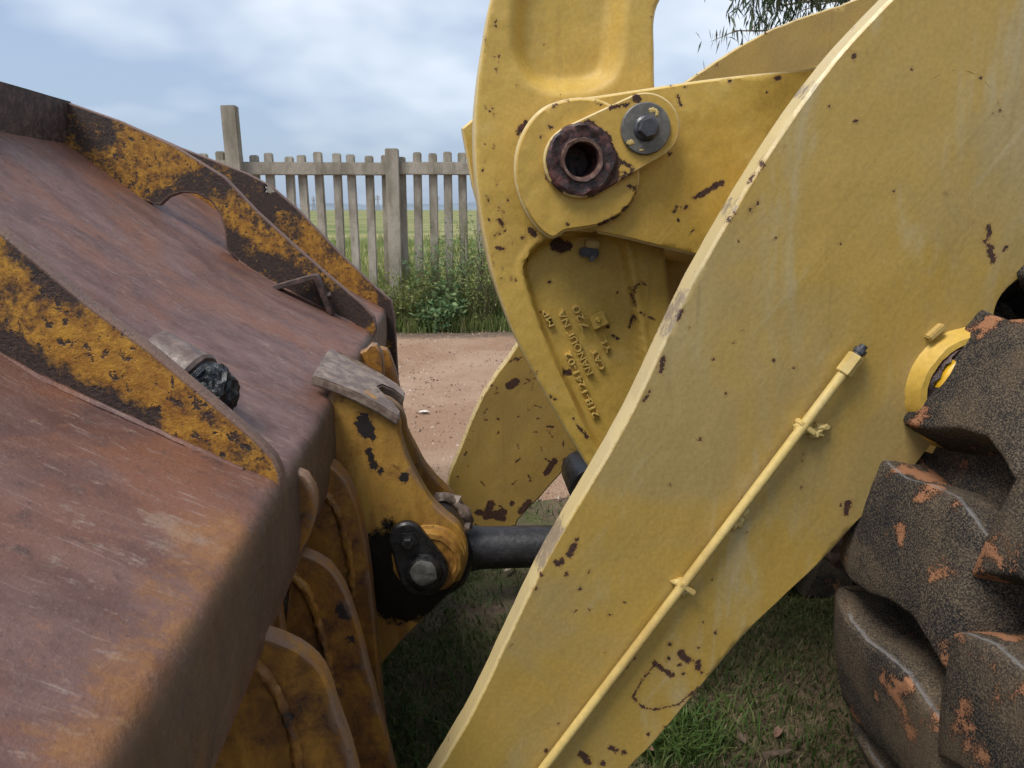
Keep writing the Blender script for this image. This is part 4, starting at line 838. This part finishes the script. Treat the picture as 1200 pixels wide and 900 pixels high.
# ------------------------------------------------------------------ concrete picket fence
def concrete():
    s = NT('weathered_concrete'); oi = s.n('ShaderNodeObjectInfo'); ad = s.n('ShaderNodeVectorMath'); ad.operation = 'ADD'; cx = s.n('ShaderNodeCombineXYZ'); s.l(s.math('MULTIPLY', oi.outputs['Random'], 23.0), cx.inputs[0]); s.l(s.co, ad.inputs[0]); s.l(cx.outputs[0], ad.inputs[1]); co = ad.outputs[0]
    a = s.noise(5, 6, .65, .3, stretch=(1, 1, .35), co=co); b = s.noise(50, 5, .7, co=co)
    col = s.mix(s.step(a, .35, .65), (.22, .20, .155), (.46, .42, .35)); col = s.mix(s.step(b, .5, .75, 0, .6), col, (.12, .105, .075)); col = s.mix(s.step(oi.outputs['Random'], 0, 1, 0, .3), col, (.22, .18, .13))
    return s.fin(col, .92, s.bump(b, .006, .7), spec=.2)
M_CON = concrete(); YFN = 9.72
FENCE = empty('picket_fence', (0, YFN, 0)); tag(FENCE, 'weathered grey concrete picket fence along the far side of the dirt road', 'fence')
def zpx(px, py, Y): return P(px, py, Y)[2]
ztop = zpx(420, 179, YFN); zr1, zr0 = zpx(420, 190, YFN), zpx(420, 205, YFN)
pk = box_mesh('picket', (0, 0, ztop/2), (.106, .07, ztop), None, .012); pk.materials.append(M_CON)
x0 = yx(343, YFN); stepx = (yx(527, YFN)-x0)/10
rf = random.Random(11)
post_x = P(464, 300, YFN)[0]
for i in range(-40, 45):
    x = x0+stepx*i
    if abs(x-post_x) < .09: continue
    p = bpy.data.objects.new('picket', pk); COL.objects.link(p); p.parent = FENCE; p.location = (x+rf.uniform(-.012, .012), .02+rf.uniform(-.006, .006), rf.uniform(-.055, .02)); p.rotation_euler = (rf.uniform(-.01, .01), rf.uniform(-.010, .010), rf.uniform(-.06, .06))
def fpart(name, c, s_, rot=None): o = link(name, box_mesh(name, c, s_, rot, .01), M_CON, FENCE); o.location = (0, 0, 0); return o
xl = P(273, 180, YFN)[0]; span = post_x-xl
for k in range(-3, 5):
    a = xl+span*k
    fpart('rail', (a+span/2, -.055, (zr0+zr1)/2+rf.uniform(-.008, .008)), (span-.012, .072, zr1-zr0)); fpart('rail', (a+span/2, -.055, .42), (span-.012, .072, zr1-zr0))
    if k not in (0, 1): fpart('post', (a, -.02, (ztop+.04)/2), (.15, .15, ztop+.04))
fpart('post', (post_x, -.06, (ztop+.045)/2), (.165, .16, ztop+.045))
lt = P(264, 124, YFN); lb = P(283, 196, YFN); lean = math.atan2(lb[0]-lt[0], lt[2]-lb[2])
lt = P(271, 124, YFN-.16); q = fpart('post', (0, 0, 1.4), (.175, .15, 2.8), None); q.location = (lt[0]+.01, -.16, lt[2]-2.8); q.rotation_euler = (0, -.012, 0)
q['label'] = 'tallest concrete post, beside the bucket edge'

# ------------------------------------------------------------------ eucalyptus at the upper right
TREE = empty('eucalyptus_tree', (5.3, 8.2, 0)); tag(TREE, 'eucalyptus tree with drooping narrow leaves behind the lift arm', 'tree')
rng = np.random.default_rng(21); TV, TF = [], []; LP = []
def limb(pts, r0, r1):
    pth = smooth_poly(pts, False, .15); me = tube_mesh('t', pth, list(np.linspace(r0, r1, len(pth))), 9, smooth=None, wob=.01); k = len(TV)
    TV.extend(tuple(v.co) for v in me.vertices); TF.extend(tuple(j+k for j in f.vertices) for f in me.polygons); bpy.data.meshes.remove(me); return pth
limb([(0, 0, 0), (.1, 0, 1.5), (-.05, .1, 3.2), (.1, 0, 5.5), (0, .1, 7)], .17, .03)
for i in range(26):
    z0 = rng.uniform(2.4, 6.2); a = rng.uniform(0, 6.28) if i > 7 else math.pi+rng.uniform(-.5, .5); l = rng.uniform(1.0, 2.0)
    e = np.array([math.cos(a)*l, math.sin(a)*l, z0+rng.uniform(.2, .8)]); pth = limb([(0, 0, z0), tuple(e*.5+np.array([0, 0, z0*.5+.25])), tuple(e)], .035, .007)
    for _ in range(7):
        q = pth[rng.integers(len(pth)//3, len(pth))]; e2 = q+np.array([rng.normal(0, .4), rng.normal(0, .4), rng.normal(-.05, .25)]); p2 = limb([tuple(q), tuple((q+e2)/2+np.array([0, 0, .06])), tuple(e2)], .009, .003)
        for s_ in p2[1:]:
            for _ in range(9): LP.append(s_+rng.normal(0, .09, 3))
tr = link('trunk', mesh('trunk', TV, TF, 60), simple('pale_bark', (.30, .25, .19), .85, 12, .01, .3), TREE); tr.location = (0, 0, 0)
for px_, py_ in ((890, 30), (905, 15), (925, 18), (945, 8), (965, 5), (985, 0), (920, 0), (900, -10), (950, -15), (1000, -20), (980, -30), (940, -35)):
    q = P(px_, py_-24, 8.1)-np.array([5.3, 8.2, 0]); limb([(0, 0, q[2]+.3), tuple(q*.5+np.array([0, 0, q[2]*.5+.45])), tuple(q+np.array([0, 0, .12]))], .02, .003)
    for _ in range(90): LP.append(q+rng.normal(0, .16, 3)*np.array([1.2, 1, .8]))
LP = np.array(LP); dd = rng.normal(0, .35, LP.shape); dd[:, 2] = -1
v, f = leaf_fan(LP, dd/np.linalg.norm(dd, axis=1)[:, None], rng.uniform(.10, .19, len(LP)), rng.uniform(.016, .030, len(LP)), rng)
cr_ = link('crown', mesh('crown', v, f), leaf_mat('eucalyptus_leaves', [(.040, .065, .030), (.07, .10, .05), (.13, .13, .07)]), TREE); cr_.location = (0, 0, 0)

# ------------------------------------------------------------------ dry leaves and litter
M_DRY = [simple('dry_leaf_pink', (.22, .125, .085), .8, 90, .001, .3), simple('dry_leaf_grey', (.12, .085, .06), .85, 90, .001, .3), simple('dry_leaf_pale', (.42, .34, .25), .8, 90, .001, .2)]
def dry_leaf(px, py, l, w, ang, mat, label, curl=.35, group=None):
    c = G(px, py); c[2] = gz(c[0], c[1])+.028; n = 8; V, Fc = [], []
    for i in range(n+1):
        t = i/n; ww = w*math.sin(math.pi*min(1, t*1.02))**.8*.5+.0006; zc = curl*l*(t-.5)**2
        for s_ in (-1, -.5, 0, .5, 1):
            xx, yy = (t-.5)*l, ww*s_; V.append((c[0]+xx*math.cos(ang)-yy*math.sin(ang), c[1]+xx*math.sin(ang)+yy*math.cos(ang), c[2]+zc+abs(s_)*ww*.55+.003*mnoise.noise((t*5, s_, px))))
    for i in range(n):
        for k in range(4): Fc.append((i*5+k, i*5+k+1, i*5+6+k, i*5+5+k))
    me = mesh('fallen_leaf', V, Fc, 60); o = link('fallen_leaf', me, mat); md = o.modifiers.new('thickness', 'SOLIDIFY'); md.thickness = .0012
    return tag(o, label, 'leaf', group)
dry_leaf(911, 868, .065, .022, .9, M_DRY[0], 'pinkish curled dry leaf on the dark grass left of the tyre')
dry_leaf(868, 874, .075, .02, 1.5, M_DRY[1], 'grey-brown dry leaf standing in grass below the lift arm')
dry_leaf(757, 888, .05, .022, 2.2, M_DRY[0], 'pale crumpled dry leaf against the lift arm lower edge')
dry_leaf(910, 893, .10, .018, .1, M_DRY[1], 'long flat dry leaf at the bottom edge left of the tyre')
dry_leaf(584, 664, .12, .022, .6, M_DRY[2], 'pale dry leaf on the grass just under the black rod')
dry_leaf(597, 672, .09, .02, 1.0, M_DRY[2], 'pale dry leaf beside the one under the black rod')
dry_leaf(497, 487, .09, .05, .1, simple('white_scrap', (.62, .58, .52), .7), 'whitish scrap lying on the dirt road by the stop pad', .2)['category'] = 'litter'

# ------------------------------------------------------------------ far pylons on the horizon
def pylon(px, py_top, Y, label):
    b = P(px, 246, Y); hgt = P(px, py_top, Y)[2]; r = hgt*.10; V, Fc = [], []
    def bar(a, c, w=.22):
        me = tube_mesh('t', [a, c], w, 4, smooth=None); k = len(V); V.extend(tuple(v.co) for v in me.vertices); Fc.extend(tuple(j+k for j in f.vertices) for f in me.polygons); bpy.data.meshes.remove(me)
    for sx in (-1, 1):
        for sy in (-1, 1): bar((sx*r, sy*r, 0), (sx*r*.25, sy*r*.25, hgt*.7)); bar((sx*r*.25, sy*r*.25, hgt*.7), (sx*r*.12, 0, hgt))
    for k in range(5):
        z0, z1 = hgt*.7*k/5, hgt*.7*(k+1)/5; a, c = r*(1-.75*k/5), r*(1-.75*(k+1)/5); bar((-a, -a, z0), (c, -c, z1), .15); bar((a, -a, z0), (-c, -c, z1), .15)
    for z in (.72, .85): bar((-hgt*.17, 0, hgt*z), (hgt*.17, 0, hgt*z)); bar((-hgt*.17, 0, hgt*z), (0, 0, hgt*(z+.06)), .15); bar((hgt*.17, 0, hgt*z), (0, 0, hgt*(z+.06)), .15)
    o = link('power_pylon', mesh('power_pylon', V, Fc), simple('galvanised_steel', (.30, .32, .34), .6)); o.location = (b[0], Y, 0); tag(o, label, 'pylon', 'power pylons on the horizon')
pylon(443, 228, 620, 'faint far pylon on the horizon left of the thick fence post')
pylon(513, 229, 640, 'faint far pylon on the horizon right of the thick fence post')
pylon(368, 230, 660, 'faint far pylon on the horizon nearest the bucket')
